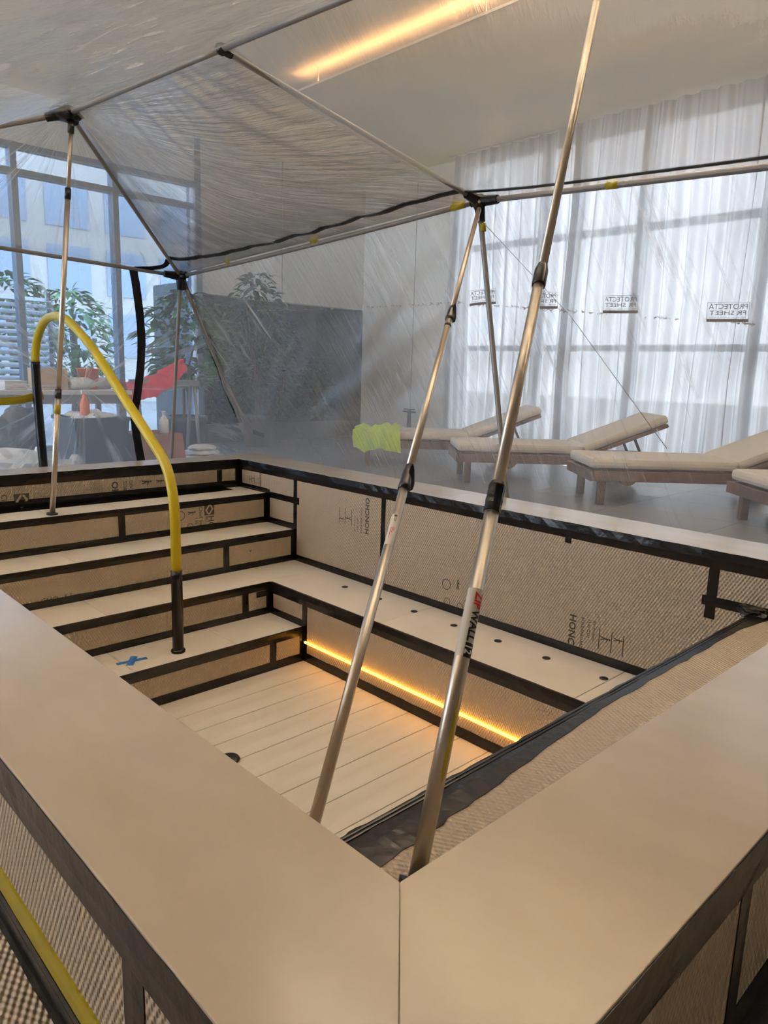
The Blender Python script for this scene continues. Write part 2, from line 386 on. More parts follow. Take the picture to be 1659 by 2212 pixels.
# right wall x = XW : white part then glazing behind the curtain
wr = empty('wall_right', (XW, 7.2, ZF)); struct(wr)
box('panel', (XW, 7.012, ZF), (XW+.16, YW+.16, ZC), MT['wallw'], wr)
box('panel', (XW, 6.30, ZF), (XW+.16, 6.998, ZC), MT['wallw'], wr)
box('joint', (XW+.02, 6.998, ZF), (XW+.14, 7.012, ZC), MT['joint'], wr)
box('panel', (XW, YB, ZC-.02), (XW+.16, 6.30, ZC+.1), MT['wallw'], wr)
w2 = empty('window_2', (XW+.06, 3, ZF)); struct(w2)
ys = [6.24, 4.9, 3.6, 2.3, 1.0, -.3, -1.6, -2.9]
box('frame_post', (XW-.02, 6.14, ZF), (XW+.16, 6.30, ZC), MT['frame'], w2)
for y in ys[1:]: box('mullion', (XW+.02, y-.045, ZF), (XW+.15, y+.045, ZC), MT['frame'], w2)
for z in (ZF, .95, 2.25, ZC-.1): box('rail', (XW+.03, -2.9, z), (XW+.13, 6.14, z+.07), MT['frame'], w2)
for a, b in zip(ys[:-1], ys[1:]): box('pane', (XW+.07, b+.045, ZF+.07), (XW+.076, a-.045, ZC-.1), MT['glass'], w2)
struct(box('wall_right_near', (XW, YB, ZF), (XW+.16, -2.9, ZC), MT['wallw']))
# wall fitting on the joint
ft = empty('wall_rail_fitting', (XW-.03, 7.0, -.28), 'slim dark vertical pull bar with crosspiece on the pale wall', 'fitting')
box('bar', (XW-.03, 6.975, -.24), (XW, 7.03, .09), MT['joint'], ft, .004)
box('crosspiece', (XW-.04, 6.88, .055), (XW, 7.12, .075), MT['joint'], ft, .004); box('crosspiece', (XW-.04, 6.90, .095), (XW, 7.10, .11), MT['joint'], ft, .004)
# warm cove light hanging under the ceiling
def cove(x, ya, yb, label):
    cv = empty('cove_light', (x, (ya+yb)/2, ZC), label, 'light')
    box('profile', (x-.014, ya, ZC-.150), (x+.014, yb, ZC-.141), MT['ceil'], cv)
    box('led_line', (x-.011, ya+.01, ZC-.141), (x+.011, yb-.01, ZC-.138), MT['cove'], cv)
    for q in (-.016, .0115): box('lip', (x+q, ya, ZC-.150), (x+q+.0045, yb, ZC-.130), MT['ceil'], cv)
    for k in range(3): y = ya+.3+(yb-ya-.6)*k/2; box('hanger', (x-.003, y, ZC-.138), (x+.003, y+.006, ZC), MT['ceil'], cv)
cove(4.05, 1.0, 5.6, 'warm cove light strip under the ceiling, seen through the plastic roof')
for x, lab in ((.7, 'unseen warm fill panel added in the ceiling over the left half of the pool'), (1.9, 'unseen warm fill panel added in the ceiling over the right half of the pool')):  # fill lamps added out of view to brighten the pool and coping
    sl = empty('slot_fill_light', (x, 1.5, ZC), lab, 'light')
    box('diffuser', (x-.10, .2, ZC-.006), (x+.10, 2.9, ZC-.001), MT['fill_slot'], sl)
    for q in (-.125, .10): box('trim_edge', (x+q, .18, ZC-.012), (x+q+.025, 2.92, ZC), MT['white'], sl)
for x, lab in ((-2.6, 'unseen warm fill strip added under the ceiling far left of the pool'), (3.0, 'unseen warm fill strip added under the ceiling right of the near pool side')):  # upward fill lamps, added out of view to lift the ceiling and room
    sl = empty('fill_uplight', (x, 1, ZC), lab, 'light')
    ya, ye = (.5, 6.8) if x < 0 else (-2.0, 2.8)
    box('profile', (x-.05, ya, ZC-.32), (x+.05, ye, ZC-.30), MT['ceil'], sl)
    box('led_line', (x-.04, ya+.02, ZC-.30), (x+.04, ye-.02, ZC-.296), MT['fill_uplight'], sl)
    for y in (ya+.3, (ya+ye)/2, ye-.3): box('hanger', (x-.003, y, ZC-.30), (x+.003, y+.006, ZC), MT['ceil'], sl)
# ------------------------------------------------------------------ plunge pool
X1, Y1, Xb = 2.2398, 3.8712, 1.8185
z1, z2, z3, z4, z5 = -.2013, -.4017, -.6088, -.7996, -1.0
y1, y2, y3, y4 = 3.526, 3.2147, 2.8858, 2.559
wc, wlf, wr_, wf = .282, .2844, .2957, .2443
yl, zl = .3415, -.21
P = empty('plunge_pool', (X1/2, Y1/2, ZF), 'sunken cream stone plunge pool with steps and bench masked by dimpled boards and black tape', 'pool')
TH = .03
def slab(poly, mat='stone', name='coping_slab', z0=-TH, z1_=0, b=.0014):
    v, f = prism(poly, z0, z1_); v, f = bevelled(v, f, b, 2); return mk(name, v, f, MT[mat], P)
g = .0002
slab([(-wlf, -wc), (-g, -g+.0), (-g, 1.95-g), (-wlf, 1.95-g)])
slab([(-wlf, 1.95+g), (-g, 1.95+g), (-g, Y1+g), (-wlf, Y1+wf)])
slab([(-wlf+2*g, -wc), (1.45-g, -wc), (1.45-g, -g), (g, -g)])
slab([(1.45+g, -wc), (X1+wr_, -wc), (X1+g, -g), (1.45+g, -g)])
slab([(X1+g, 0), (X1+wr_, -wc+2*g), (X1+wr_, 1.95-g), (X1+g, 1.95-g)])
slab([(X1+g, 1.95+g), (X1+wr_, 1.95+g), (X1+wr_, Y1+wf), (X1+g, Y1+g)])
slab([(-wlf+2*g, Y1+wf), (-g, Y1+g), (.82-g, Y1+g), (.82-g, Y1+wf)])
slab([(.82+g, Y1+g), (2.0, Y1+g), (2.0, Y1+wf), (.82+g, Y1+wf)])
slab([(2.0+2*g, Y1+g), (X1-g, Y1+g), (X1+wr_-2*g, Y1+wf), (2.0+2*g, Y1+wf)])
box('light_stop_slab', (-.26, -.26, z5-.16), (X1+.28, Y1+.23, z5-.1), MT['joint'], P)  # unseen slab added to keep sky light from leaking up between the boards
# walls and risers: dimpled boards (thin) over a solid body
BT = .012
def board(lo, hi, name='wall_board'): return box(name, lo, hi, MT['board'], P)
# far right wall boards (x = X1), split at the taped seams
wb = [board((X1, a, z5-.02), (X1+BT, b, -TH)) for a, b in ((0, .50), (.50, 2.37), (2.37, y2), (y2, Y1))]
box('body', (X1+BT, -.02, z5-.1), (X1+wr_-.015, Y1+.02, -TH), MT['stone_b'], P)
fwb = board((-.0, Y1, z2), (X1, Y1+BT, -TH), 'wall_board')
box('body', (-.02, Y1+BT, z5-.1), (X1+BT, Y1+wf-.015, -TH), MT['stone_b'], P)
board((-BT, 0, z5-.02), (0, Y1, -TH)); box('body', (-wlf+.03, -.02, z5-.1), (-BT, Y1+.02, -TH), MT['stone_b'], P)
board((0, -BT, z5-.02), (X1, 0, -TH)); box('body', (-.02, -wc+.03, z5-.1), (X1+.02, -BT, -TH), MT['stone_b'], P)
# outer skin boards
board((-wlf+.012, -wc+.012, ZF), (-wlf+.030, .20, -TH), 'outer_board'); board((-wlf+.012, .20, ZF), (-wlf+.030, Y1+wf, -TH), 'outer_board')
board((-wlf+.012, -wc+.012, ZF), (.47, -wc+.030, -TH), 'outer_board'); board((.47, -wc+.012, ZF), (X1+wr_, -wc+.030, -TH), 'outer_board')
# right ledge (y 0..yl) at z = zl
board((0, 0, zl-.012), (X1, yl, zl), 'ledge_board'); board((0, yl-BT, z5-.02), (X1, yl, zl-.012), 'ledge_face_board')
# steps: risers
r1 = [board((a, y1, z2), (b, y1+BT, z1-TH), 'riser_board') for a, b in ((0, 1.20), (1.20, X1))]
r2 = [board((a, y2, z3), (b, y2+BT, z2-TH), 'riser_board') for a, b in ((0, 1.72), (1.72, X1))]
r3 = [board((a, y3, z4), (b, y3+BT, z3-TH), 'riser_board') for a, b in ((0, 1.64), (1.64, Xb))]
r4 = [board((a, y4, z5), (b, y4+BT, z4-TH), 'riser_board') for a, b in ((0, 1.607), (1.607, Xb))]
def treads(xs_, ya, yb, z, name='tread_slab'):
    for a, b in zip(xs_[:-1], xs_[1:]): box(name, (a+.0015, ya, z-TH), (b-.0015, yb, z), MT['stone_b'], P, .002, 1)
treads([0, .82, 1.40, X1], y1, Y1, z1)
treads([0, .82, 1.40, X1], y2, y1-.0, z2)
treads([0, .835, 1.405, 1.818], y3, y2, z3)
treads([0.42, .82, 1.387, Xb], y4, y3, z4)
# bench along the far right wall
for a, b in ((yl, .826), (.826, 1.956), (1.956, 2.935), (2.935, y2)):
    box('bench_slab', (Xb, a+.0015, z3-TH), (X1, b-.0015, z3), MT['stone_b'], P, .002, 1)
bb = [board((Xb, a, z5), (Xb+BT, b, z3-TH), 'bench_board') for a, b in ((yl, y4), (y4, y3))]
# hidden near bench (carries the leaning pole)
box('bench_slab', (0, yl, z3-TH), (.42, y3, z3), MT['stone_b'], P, .002, 1); board((.42-BT, yl, z5), (.42, y4, z3-TH), 'bench_board')
# floor planks along X
ysf = [yl, .553, .719, .885, 1.051, 1.217, 1.383, 1.549, 1.714, 1.88, 2.046, 2.212, 2.378, y4]
for a, b in zip(ysf[:-1], ysf[1:]): box('floor_plank', (.42, a+.0018, z5-.03), (Xb, b-.0018, z5+random.uniform(-.0004, .0004)), MT['plank'], P, .0012, 1)
box('underlay', (.3, 0, z5-.07), (X1, y4+.3, z5-.032), MT['joint'], P)
# jet caps on the bench
for y in (2.535, 2.243, 1.968, 1.688, 1.41, 1.136, .848):
    lathe('jet_cap', [(.017, -.001), (.019, .001), (.018, .003), (.012, .004)], (2.101, y, z3), MT['plastic'], P, 18)
lathe('drain_cover', [(.044, 0), (.047, .006), (.042, .012), (.03, .016)], (.915, 1.90, z5), MT['plastic'], P, 28)
# amber light line in the bench face
tube('led_strip', [(Xb-.010, .36, -.880), (Xb-.010, 2.535, -.880)], .0068, MT['led'], P, 12)
# blue masking tape cross
bx = empty('masking_tape_cross', (.867, 2.709, z4), 'small blue masking tape cross stuck on the lowest step', 'tape')
for a, l, wd in ((-.12, .15, .028), (.95, .11, .034)):
    d_ = Vector((math.cos(a), math.sin(a), 0)); s_ = Vector((-d_.y, d_.x, 0)); SEED[0] += 1
    ribbon('tape_piece', seg(Vector((.867, 2.709, z4))-d_*l/2, Vector((.867, 2.709, z4))+d_*l/2, 6), s_, Vector((0, 0, 1)), wd, MT['btape'], bx, seed=SEED[0], lift=.0008+.001*(a > 0))
# ------------------------------------------------------------------ black masking tape on the pool
Xp, Yp, Zp = Vector((1, 0, 0)), Vector((0, 1, 0)), Vector((0, 0, 1))
def nose(xa, xb, y, z, h=.040):      # step edge running along x, riser faces -y
    tape(P, (xa, y, z-h/2), (xb, y, z-h/2), Zp, -Yp, h+.004, wob=.004); tape(P, (xa, y+.006, z), (xb, y+.006, z), Yp, Zp, .016, lift=.0005)
def foot(xa, xb, y, z, h=.040): tape(P, (xa, y, z+h/2), (xb, y, z+h/2), Zp, -Yp, h)
# coping underside tapes
tape(P, (X1, .0, -.036), (X1, Y1, -.036), Zp, -Xp, .070, wob=.010); tape(P, (0, Y1, -.034), (X1, Y1, -.034), Zp, -Yp, .066, wob=.008)
tape(P, (X1, Y1-.018, z1), (X1, Y1-.018, -.01), Yp, -Xp, .036); tape(P, (X1-.018, Y1, z1), (X1-.018, Y1, -.01), Xp, -Yp, .036)
foot(0, X1, Y1, z1, .05); tape(P, (0, Y1-.05, z1), (X1-.12, Y1-.05, z1), Yp, Zp, .10, jit=.012)
tape(P, (2.075, Y1, z1+.03), (2.075, Y1, -.07), Xp, -Yp, .038)
nose(0, X1, y1, z1, .036); foot(0, X1, y1, z2); nose(0, X1, y2, z2); foot(0, X1, y2, z3); nose(0, Xb, y3, z3); foot(.42, Xb, y3, z4); nose(.42, Xb, y4, z4, .045); foot(.42, Xb, y4, z5, .048)
# tapes on the far right wall beside the steps
tape(P, (X1, y1, z1+.016), (X1, Y1, z1+.016), Zp, -Xp, .036); tape(P, (X1, y2-.02, z1-.005), (X1, y1, z1-.005), Zp, -Xp, .040)
tape(P, (X1, y1-.012, z2), (X1, y1-.012, z1+.03), Yp, -Xp, .040); tape(P, (X1-.014, y1, z2), (X1-.014, y1, z1), Xp, -Yp, .03)
tape(P, (X1, y2, z2+.020), (X1, y1, z2+.020), Zp, -Xp, .040); tape(P, (X1, y2-.008, z3), (X1, y2-.008, -.03), Yp, -Xp, .036)
tape(P, (X1-.014, y2, z3), (X1-.014, y2, z2), Xp, -Yp, .03); tape(P, (X1, y2-.05, z1-.005), (X1, y2-.012, z1-.005), Zp, -Xp, .046)
tape(P, (X1, yl, z3+.021), (X1, y2, z3+.021), Zp, -Xp, .042); tape(P, (X1, 2.37, z3+.03), (X1, 2.37, -.05), Yp, -Xp, .034)
tape(P, (X1, .50, -.275), (X1, .50, -.05), Yp, -Xp, .040); tape(P, (X1, .02, zl+.012), (X1, .535, zl+.006), Zp, -Xp, .040)
tape(P, (X1, 1.156, -.095), (X1, 1.156, -.05), Yp, -Xp, .032)
# riser seams
for x, y, a, b in ((1.203, y1, z2, z1), (1.72, y2, z3, z2), (1.642, y3, z4, z3), (1.607, y4, z5, z4)): tape(P, (x, y, a+.01), (x, y, b-.01), Xp, -Yp, .042)
# bench face tapes
tape(P, (Xb, yl, z3-.030), (Xb, y3+.01, z3-.030), Zp, -Xp, .064, wob=.006); tape(P, (Xb+.006, yl, z3), (Xb+.006, y3, z3), Xp, Zp, .018, lift=.0005)
tape(P, (Xb, yl, z5+.026), (Xb, y4, z5+.026), Zp, -Xp, .052, jit=.006); tape(P, (Xb, y4, z4+.02), (Xb, y3, z4+.02), Zp, -Xp, .040)
tape(P, (Xb, y4-.008, z5), (Xb, y4-.008, z3-.03), Yp, -Xp, .044); tape(P, (Xb-.014, y4, z5), (Xb-.014, y4, z4), Xp, -Yp, .03)
tape(P, (Xb-.014, y3, z4), (Xb-.014, y3, z3), Xp, -Yp, .032); tape(P, (Xb-.10, y3, z3-.062), (Xb, y3, z3-.062), Zp, -Yp, .036)
tape(P, (Xb, y3-.014, z4), (Xb, y3-.014, z3-.03), Yp, -Xp, .03)
# ledge edge tape with its uneven inner border
pts = [(.02, .225), (.197, .232), (.298, .240), (.42, .250), (.574, .258), (.781, .280), (1.064, .297), (1.331, .301), (1.573, .301), (1.857, .300), (2.05, .296), (X1-.01, .26)]
path, wid = [], []
for (xa, ya), (xb_, yb) in zip(pts[:-1], pts[1:]):
    for t in range(5):
        x = xa+(xb_-xa)*t/5; y = ya+(yb-ya)*t/5; path.append(Vector((x, yl, zl))); wid.append((y-yl, .002))
path.append(Vector((X1-.005, yl, zl))); wid.append((.26-yl, .002))
ribbon('tape_strip', path, Yp, Zp, wid, MT['tape'], P, jit=.008, wob=.004, seed=91)
tape(P, (0, yl, zl-.03), (X1, yl, zl-.03), Zp, Yp, .06)
for dz, dy in ((.0008, .006), (.0012, .016)): tape(P, (.02, yl-dy, zl+dz+.001), (X1-.1, yl-dy, zl+dz+.001), Yp, Zp, .006, jit=.001, wob=.0006)
tape(P, (1.95, .09, zl), (2.2, .13, zl), Yp, Zp, .085, jit=.012); tape(P, (0.0, .17, zl), (.055, .165, zl), Yp, Zp, .022)
# crumpled tape knot where the ledge meets the wall
def crumple(name, c, s, mat, parent, seed=0, sub=3, amp=.45):
    bm = bmesh.new(); bmesh.ops.create_icosphere(bm, subdivisions=sub, radius=1)
    for v in bm.verts:
        n = noise.noise(v.co*1.7+Vector((seed*3.3, seed, 0)))+.6*noise.noise(v.co*4.1+Vector((0, seed*2.1, seed)))
        v.co = Vector(c)+Vector((v.co.x*s[0], v.co.y*s[1], v.co.z*s[2]))*(1+amp*n)
    vv = [tuple(x.co) for x in bm.verts]; ff = [tuple(x.index for x in q.verts) for q in bm.faces]; bm.free()
    return mk(name, vv, ff, mat, parent)
crumple('tape_knot', (X1-.03, yl-.01, zl+.012), (.035, .06, .022), MT['tape'], P, 3)
# outer side tapes
tape(P, (-wlf, -wc, -.038), (-wlf, Y1, -.038), Zp, -Xp, .068, wob=.006); tape(P, (-wlf, -wc, -.038), (X1+wr_, -wc, -.038), Zp, -Yp, .068, wob=.006)
tape(P, (-wlf+.012, .195, ZF), (-wlf+.012, .195, -.05), Yp, -Xp, .06); tape(P, (.47, -wc+.012, ZF), (.47, -wc+.012, -.05), Xp, -Yp, .042)
tape(P, (-wlf+.012, -wc, ZF+.043), (-wlf+.012, Y1, ZF+.043), Zp, -Xp, .028, lift=.003); tape(P, (-wlf, -wc+.012, ZF+.030), (X1+wr_, -wc+.012, ZF+.030), Zp, -Yp, .06)
tape(P, (-wlf+.012, -wc, ZF+.088), (-wlf+.012, Y1, ZF+.088), Zp, -Xp, .048, mat='ytape', lift=.004); tape(P, (-wlf+.010, -wc, ZF+.02), (-wlf+.010, Y1, ZF+.02), Zp, -Xp, .040)
# protective boards on the floor around the near side
fb = tag(box('floor_board', (-1.6, -1.6, ZF), (-wlf+.011, 4.0, ZF+.006), MT['board']), 'dimpled beige protection board on the floor beside the yellow taped pool side', 'board')
tape(fb, (-wlf+.004, -1.5, ZF+.006), (-wlf+.004, 3.9, ZF+.006), Xp, Zp, .016, jit=.002)
fb2 = tag(box('floor_board', (-wlf+.011, -1.6, ZF), (2.6, -wc+.011, ZF+.006), MT['board']), 'dimpled beige protection board on the floor at lower right corner', 'board')
tape(fb2, (-wlf, -wc-.03, ZF+.006), (2.5, -wc-.03, ZF+.006), Yp, Zp, .085, jit=.004)

# ------------------------------------------------------------------ prints on the boards
def logo(parent, O, ex, ey, s):
    """dark square with a pale interlocked-arrow mark"""
    decal('print_square', rect2(0, 0, s, s), O, ex, ey, MT['ink'], parent)
    pale = MT['board']
    A = [(.08, .47), (.30, .10), (.52, .06), (.52, .20), (.38, .22), (.27, .47), (.62, .96), (.45, .96)]
    B = [(1-x, 1-y) for x, y in A]
    for q in (A, B): decal('print_mark', ([Vector((x*s, y*s, 0)) for x, y in q], [tuple(range(len(q)))]), O, ex, ey, pale, parent, .0022)
def words(parent, s, size, O, ex, ey, bold=0): decal('print', text_mesh(s, size, bold), O, ex, ey, MT['ink'], parent)
down = -Zp
# riser facing -Y: viewer sees +X to the right. text rotated reading downwards: ex = -Z, ey = +X
# far-left wall (y = Y1): logo + text, and OHC block
logo(fwb, (.722, Y1, -.198), Xp, Zp, .084)
words(fwb, 'Chief Im', .044, (.655, Y1, -.108), -Zp, Xp)
words(fwb, 'OHC', .060, (1.300, Y1, -.088), -Zp, Xp, .0015); words(fwb, 'SS0B18', .032, (1.375, Y1, -.090), -Zp, Xp); words(fwb, 'DIV.P', .034, (1.415, Y1, -.090), -Zp, Xp)
def fig(parent, O, ex, ey, s):
    vf = merge(ring2(.15*s, .8*s, .09*s, .09*s, 10), ([Vector(p)*s for p in ((.1, .35, 0), (.22, .35, 0), (.26, .68, 0), (.08, .68, 0))], [(0, 1, 2, 3)]),
               ([Vector(p)*s for p in ((.02, .0, 0), (.1, .0, 0), (.2, .36, 0), (.1, .36, 0))], [(0, 1, 2, 3)]), ([Vector(p)*s for p in ((.3, .02, 0), (.37, .06, 0), (.22, .38, 0), (.14, .36, 0))], [(0, 1, 2, 3)]),
               ([Vector(p)*s for p in ((.24, .62, 0), (.26, .55, 0), (.46, .46, 0), (.47, .52, 0))], [(0, 1, 2, 3)]))
    decal('print_figure', vf, O, ex, ey, MT['ink'], parent)
fig(fwb, (1.50, Y1, -.095), -Zp, Xp, .075); fig(fwb, (1.60, Y1, -.10), -Zp, Xp, .06)
# riser 1
logo(r1[1], (1.752, y1, -.302), Xp, Zp, .072)
words(r1[1], 'HO', .055, (1.783, y1, -.307), -Zp, Xp, .001); words(r1[1], 'BU', .030, (1.758, y1, -.307), -Zp, Xp); words(r1[1], 'Chief Imp', .036, (1.715, y1, -.238), -Zp, Xp); words(r1[1], '130', .032, (1.685, y1, -.305), -Zp, Xp)
fig(r1[1], (1.635, y1, -.262), -Zp, Xp, .062)
decal('print_ring', ring2(0, 0, .030, .004), (1.585, y1, -.285), Xp, Zp, MT['ink'], r1[1]); decal('print_ring', ring2(0, 0, .020, .003), (1.65, y1, -.36), Xp, Zp, MT['ink'], r1[1])
# riser 2
words(r2[1], 'v', .04, (1.885, y2, -.505), Xp, Zp); words(r2[0], 'CHO', .04, (.62, y2, -.585), Xp, Zp); words(r2[0], 'K S', .03, (.74, y2, -.575), Xp, Zp)
# far right wall (x = X1): viewer's right is -Y. block near the top reads upwards-down mirrored block 'HONCHO'
def wall_block(parent, y, zt, sc=1, flip=1):
    ex, ey = (Zp, Yp) if flip > 0 else (-Zp, -Yp)
    s = flip
    words(parent, 'HONCHO', .060*sc, (X1, y, zt), ex, ey, .0012)
    words(parent, 'BUILDERBOARD', .026*sc, (X1, y+s*.075*sc, zt), ex, ey); words(parent, '1300 GSM', .026*sc, (X1, y+s*.115*sc, zt), ex, ey); words(parent, 'Div. Products', .022*sc, (X1, y+s*.15*sc, zt), ex, ey)
    fig(parent, (X1, y+s*.20*sc, zt+s*.06), ex, ey, .07*sc); fig(parent, (X1, y+s*.28*sc, zt+s*.05), ex, ey, .06*sc)
    for k in (.19, .265, .335): decal('print_line', rect2(0, 0, .12*sc, .004), (X1, y+s*k*sc, zt+s*.03), ex, ey, MT['ink'], parent)
wall_block(wb[2], 2.49, -.305, .8, 1)
wall_block(wb[3], 3.60, -.185, .42, 1)
wall_block(wb[1], 1.115, -.42, .8, -1)
decal('print_ring', ring2(0, 0, .030, .004), (X1, 1.87, -.46), -Yp, Zp, MT['ink'], wb[1]); fig(wb[1], (X1, 1.80, -.47), -Yp, Zp, .06)
decal('print_ring', ring2(0, 0, .022, .003), (X1, 1.86, -.555), -Yp, Zp, MT['ink'], wb[1]); decal('print_ring', ring2(0, 0, .022, .003), (X1, 1.77, -.56), -Yp, Zp, MT['ink'], wb[1])

# ------------------------------------------------------------------ yellow wrapped handrail
hr = empty('handrail', (1.1, 2.676, z4), 'arched handrail wrapped in yellow tape with black ends, standing on the lowest step', 'handrail')
rp = smooth_path([(1.1, 2.676, z4), (1.1, 2.674, -.41), (1.1, 2.676, -.10), (1.1, 2.70, .05), (1.1, 2.765, .165), (1.1, 2.912, .275), (1.1, 3.19, .460), (1.1, 3.582, .722), (1.1, 3.866, .862), (1.1, 4.02, .907), (1.1, 4.151, .915), (1.1, 4.29, .895), (1.1, 4.40, .83), (1.1, 4.475, .745), (1.1, 4.51, .64), (1.1, 4.508, .373), (1.1, 4.481, -.024), (1.1, 4.46, ZF)], 8)
def split(cond): return [p for p in rp if cond(p)]
i0 = next(i for i, p in enumerate(rp) if p.z > -.405); i1 = next(i for i, p in enumerate(rp) if p.y > 4.4 and p.z < .655)
def wob_r(n, r, s): return [r*(1+.05*noise.noise(Vector((i*.7, s, 0)))) for i in range(n)]
tube('yellow_sleeve', rp[i0:i1+1], wob_r(i1+1-i0, .0255, 2), MT['yellow'], hr, 20)
tube('black_sleeve', rp[:i0+1], wob_r(i0+1, .0285, 3), MT['tape'], hr, 20); tube('black_sleeve', rp[i1:], wob_r(len(rp)-i1, .028, 5), MT['tape'], hr, 20)
lathe('base_collar', [(.036, 0), (.037, .010), (.031, .018)], (1.1, 2.676, z4), MT['tape'], hr, 20)

# ------------------------------------------------------------------ telescopic poles
def along(b, t, f): return b+(t-b)*f
def pole(label, b, t, cuts, rad, clamps, foot_r=.03):
    b, t = Vector(b), Vector(t); r = empty('support_pole', b, label, 'pole'); d_ = (t-b).normalized()
    names = ['lower_tube', 'middle_tube', 'upper_tube']
    for i in range(3):
        tube(names[i], [along(b, t, cuts[i]), along(b, t, cuts[i+1])], rad[i], MT['alu'], r, 24)
    for c in clamps:
        f0, f1, ra, rb, kind = c
        p0, p1 = along(b, t, f0), along(b, t, f1)
        if kind == 'collar':
            tube('collar', [p0, p0.lerp(p1, .08), p0.lerp(p1, .72), p0.lerp(p1, .9), p1], [ra, ra*1.04, ra*1.04, rb*1.08, rb], MT['plastic'], r, 24)
        elif kind == 'clamp':
            tube('clamp', [p0, p0.lerp(p1, .2), p0.lerp(p1, .28), p0.lerp(p1, .65), p1], [ra*1.05, ra*1.08, ra, ra*.98, rb], MT['plastic'], r, 20)
            x, y = frame_of(d_); s_ = x if x.dot(CAM-b) > 0 else -x
            cp = p0.lerp(p1, .55)+s_*ra*.8
            crumple('clamp_lever', cp, (ra*.55, ra*.55, (p1-p0).length*.42), MT['plastic'], r, 4, 2, .25)
        elif kind == 'wrap':
            n = 9; tube('tape_wrap', [p0.lerp(p1, i/(n-1)) for i in range(n)], [ra*(1+.10*noise.noise(Vector((i*.8, ra*90, 3)))) if i < n-1 else rb for i in range(n)], MT['tape'], r, 13, smooth=False)
        elif kind == 'ytape': tube('tape_wrap', [p0, p1], ra, MT['ytape'], r, 20)
        elif kind == 'ring': tube('ring', [p0, p1], ra, MT['plastic'], r, 20)
    tube('foot_pad', [b, b+d_*.012], foot_r, MT['plastic'], r, 20)
    return r, b, t, d_
def wrap_decal(name, vf, b, t, f0, r, ang0, mat, parent, lift=.0006, flip=1):
    """wrap a flat shape round a tube: shape x runs down the pole from fraction f0, shape y runs round it"""
    d_ = (t-b).normalized(); O = along(b, t, f0); toC = CAM-O; ex = (toC-d_*toC.dot(d_)).normalized(); ey = d_.cross(ex)
    out = []
    for p in vf[0]:
        a = ang0+flip*p.y/r; out.append(O-d_*p.x+(ex*math.cos(a)+ey*math.sin(a))*(r+lift))
    return mk(name, out, vf[1], mat, parent)
def grid2(x0, y0, x1, y1, n=10):
    v = [Vector((x, y0+(y1-y0)*k/n, 0)) for k in range(n+1) for x in (x0, x1)]
    return v, [(2*k, 2*k+1, 2*k+3, 2*k+2) for k in range(n)]
def dense(vf):
    bm = bmesh.new(); bv = [bm.verts.new(p) for p in vf[0]]
    for q in vf[1]:
        try: bm.faces.new([bv[i] for i in q])
        except Exception: pass
    bmesh.ops.triangulate(bm, faces=bm.faces[:])
    ys_ = [p.y for p in vf[0]]; n = 8
    for k in range(1, n):
        y = min(ys_)+(max(ys_)-min(ys_))*k/n
        bmesh.ops.bisect_plane(bm, geom=bm.verts[:]+bm.edges[:]+bm.faces[:], plane_co=(0, y, 0), plane_no=(0, 1, 0))
    bm.verts.index_update(); v = [x.co.copy() for x in bm.verts]; f = [tuple(x.index for x in q.verts) for q in bm.faces]; bm.free(); return v, f
# pole C: nearest, stands on the ledge
pc, b, t, d_ = pole('thick aluminium telescopic pole nearest the camera with red and black lettering', (.206, .16, zl), (1.5964, .7936, 1.9284), [0, .285, .51, 1.0], [.0152, .0128, .0112],
    [(.270, .2965, .0182, .0142, 'wrap'), (.4985, .5235, .0158, .0118, 'collar'), (.985, 1.0, .03, .03, 'ring')])
L = (t-b).length
wrap_decal('label', grid2(0, -.036, L*.052, .040, 20), b, t, .2045, .0152, 0.0, MT['labelp'], pc, .0003)
tz = dense(text_mesh('ZIP', .0235, .0008)); tw = dense(text_mesh('WALL', .0235, .0008)); t12 = dense(text_mesh('12', .020, .0004))
wz = max(p.x for p in tz[0]); ww = max(p.x for p in tw[0]); 
x0 = .008; k = (L*.052-.014)/(wz+ww+.028)
def sx(vf, dx, kk=None): return [Vector((p.x*k+dx, p.y, 0)) for p in vf[0]], vf[1]
ang_ = .12
wrap_decal('lettering', sx(tz, x0), b, t, .2045, .0152, ang_, MT['red'], pc, .0008)
wrap_decal('lettering', sx(tw, x0+wz*k+.003), b, t, .2045, .0152, ang_, MT['ink_d'], pc, .0008)
xe = x0+(wz+ww)*k+.006
wrap_decal('lettering_box', ([Vector((p.x, p.y, 0)) for p in grid2(xe, -.001, xe+.0235*k*1.25, .0205, 10)[0]], grid2(0, 0, 1, 1, 10)[1]), b, t, .2045, .0152, ang_, MT['ink_d'], pc, .0008)
wrap_decal('lettering', sx((t12[0], t12[1]), xe+.003), b, t, .2045, .0152, ang_, MT['white'], pc, .0014)
# yellow paint mark on the near pole
vy, fy = [], []
for i in range(21):
    s_ = i/20; wd = .0042*min(1, (1-s_)*9+.02)*min(1, s_*2.2+.08)
    c_ = -.004*0
    vy += [Vector((s_*L*.062, c_-wd, 0)), Vector((s_*L*.062, c_, 0)), Vector((s_*L*.062, c_+wd, 0))]
for i in range(20): fy += [(3*i, 3*i+1, 3*i+4, 3*i+3), (3*i+1, 3*i+2, 3*i+5, 3*i+4)]
wrap_decal('yellow_mark', (vy, fy), b, t, .1265, .0152, .62, MT['ytape'], pc, .0006)
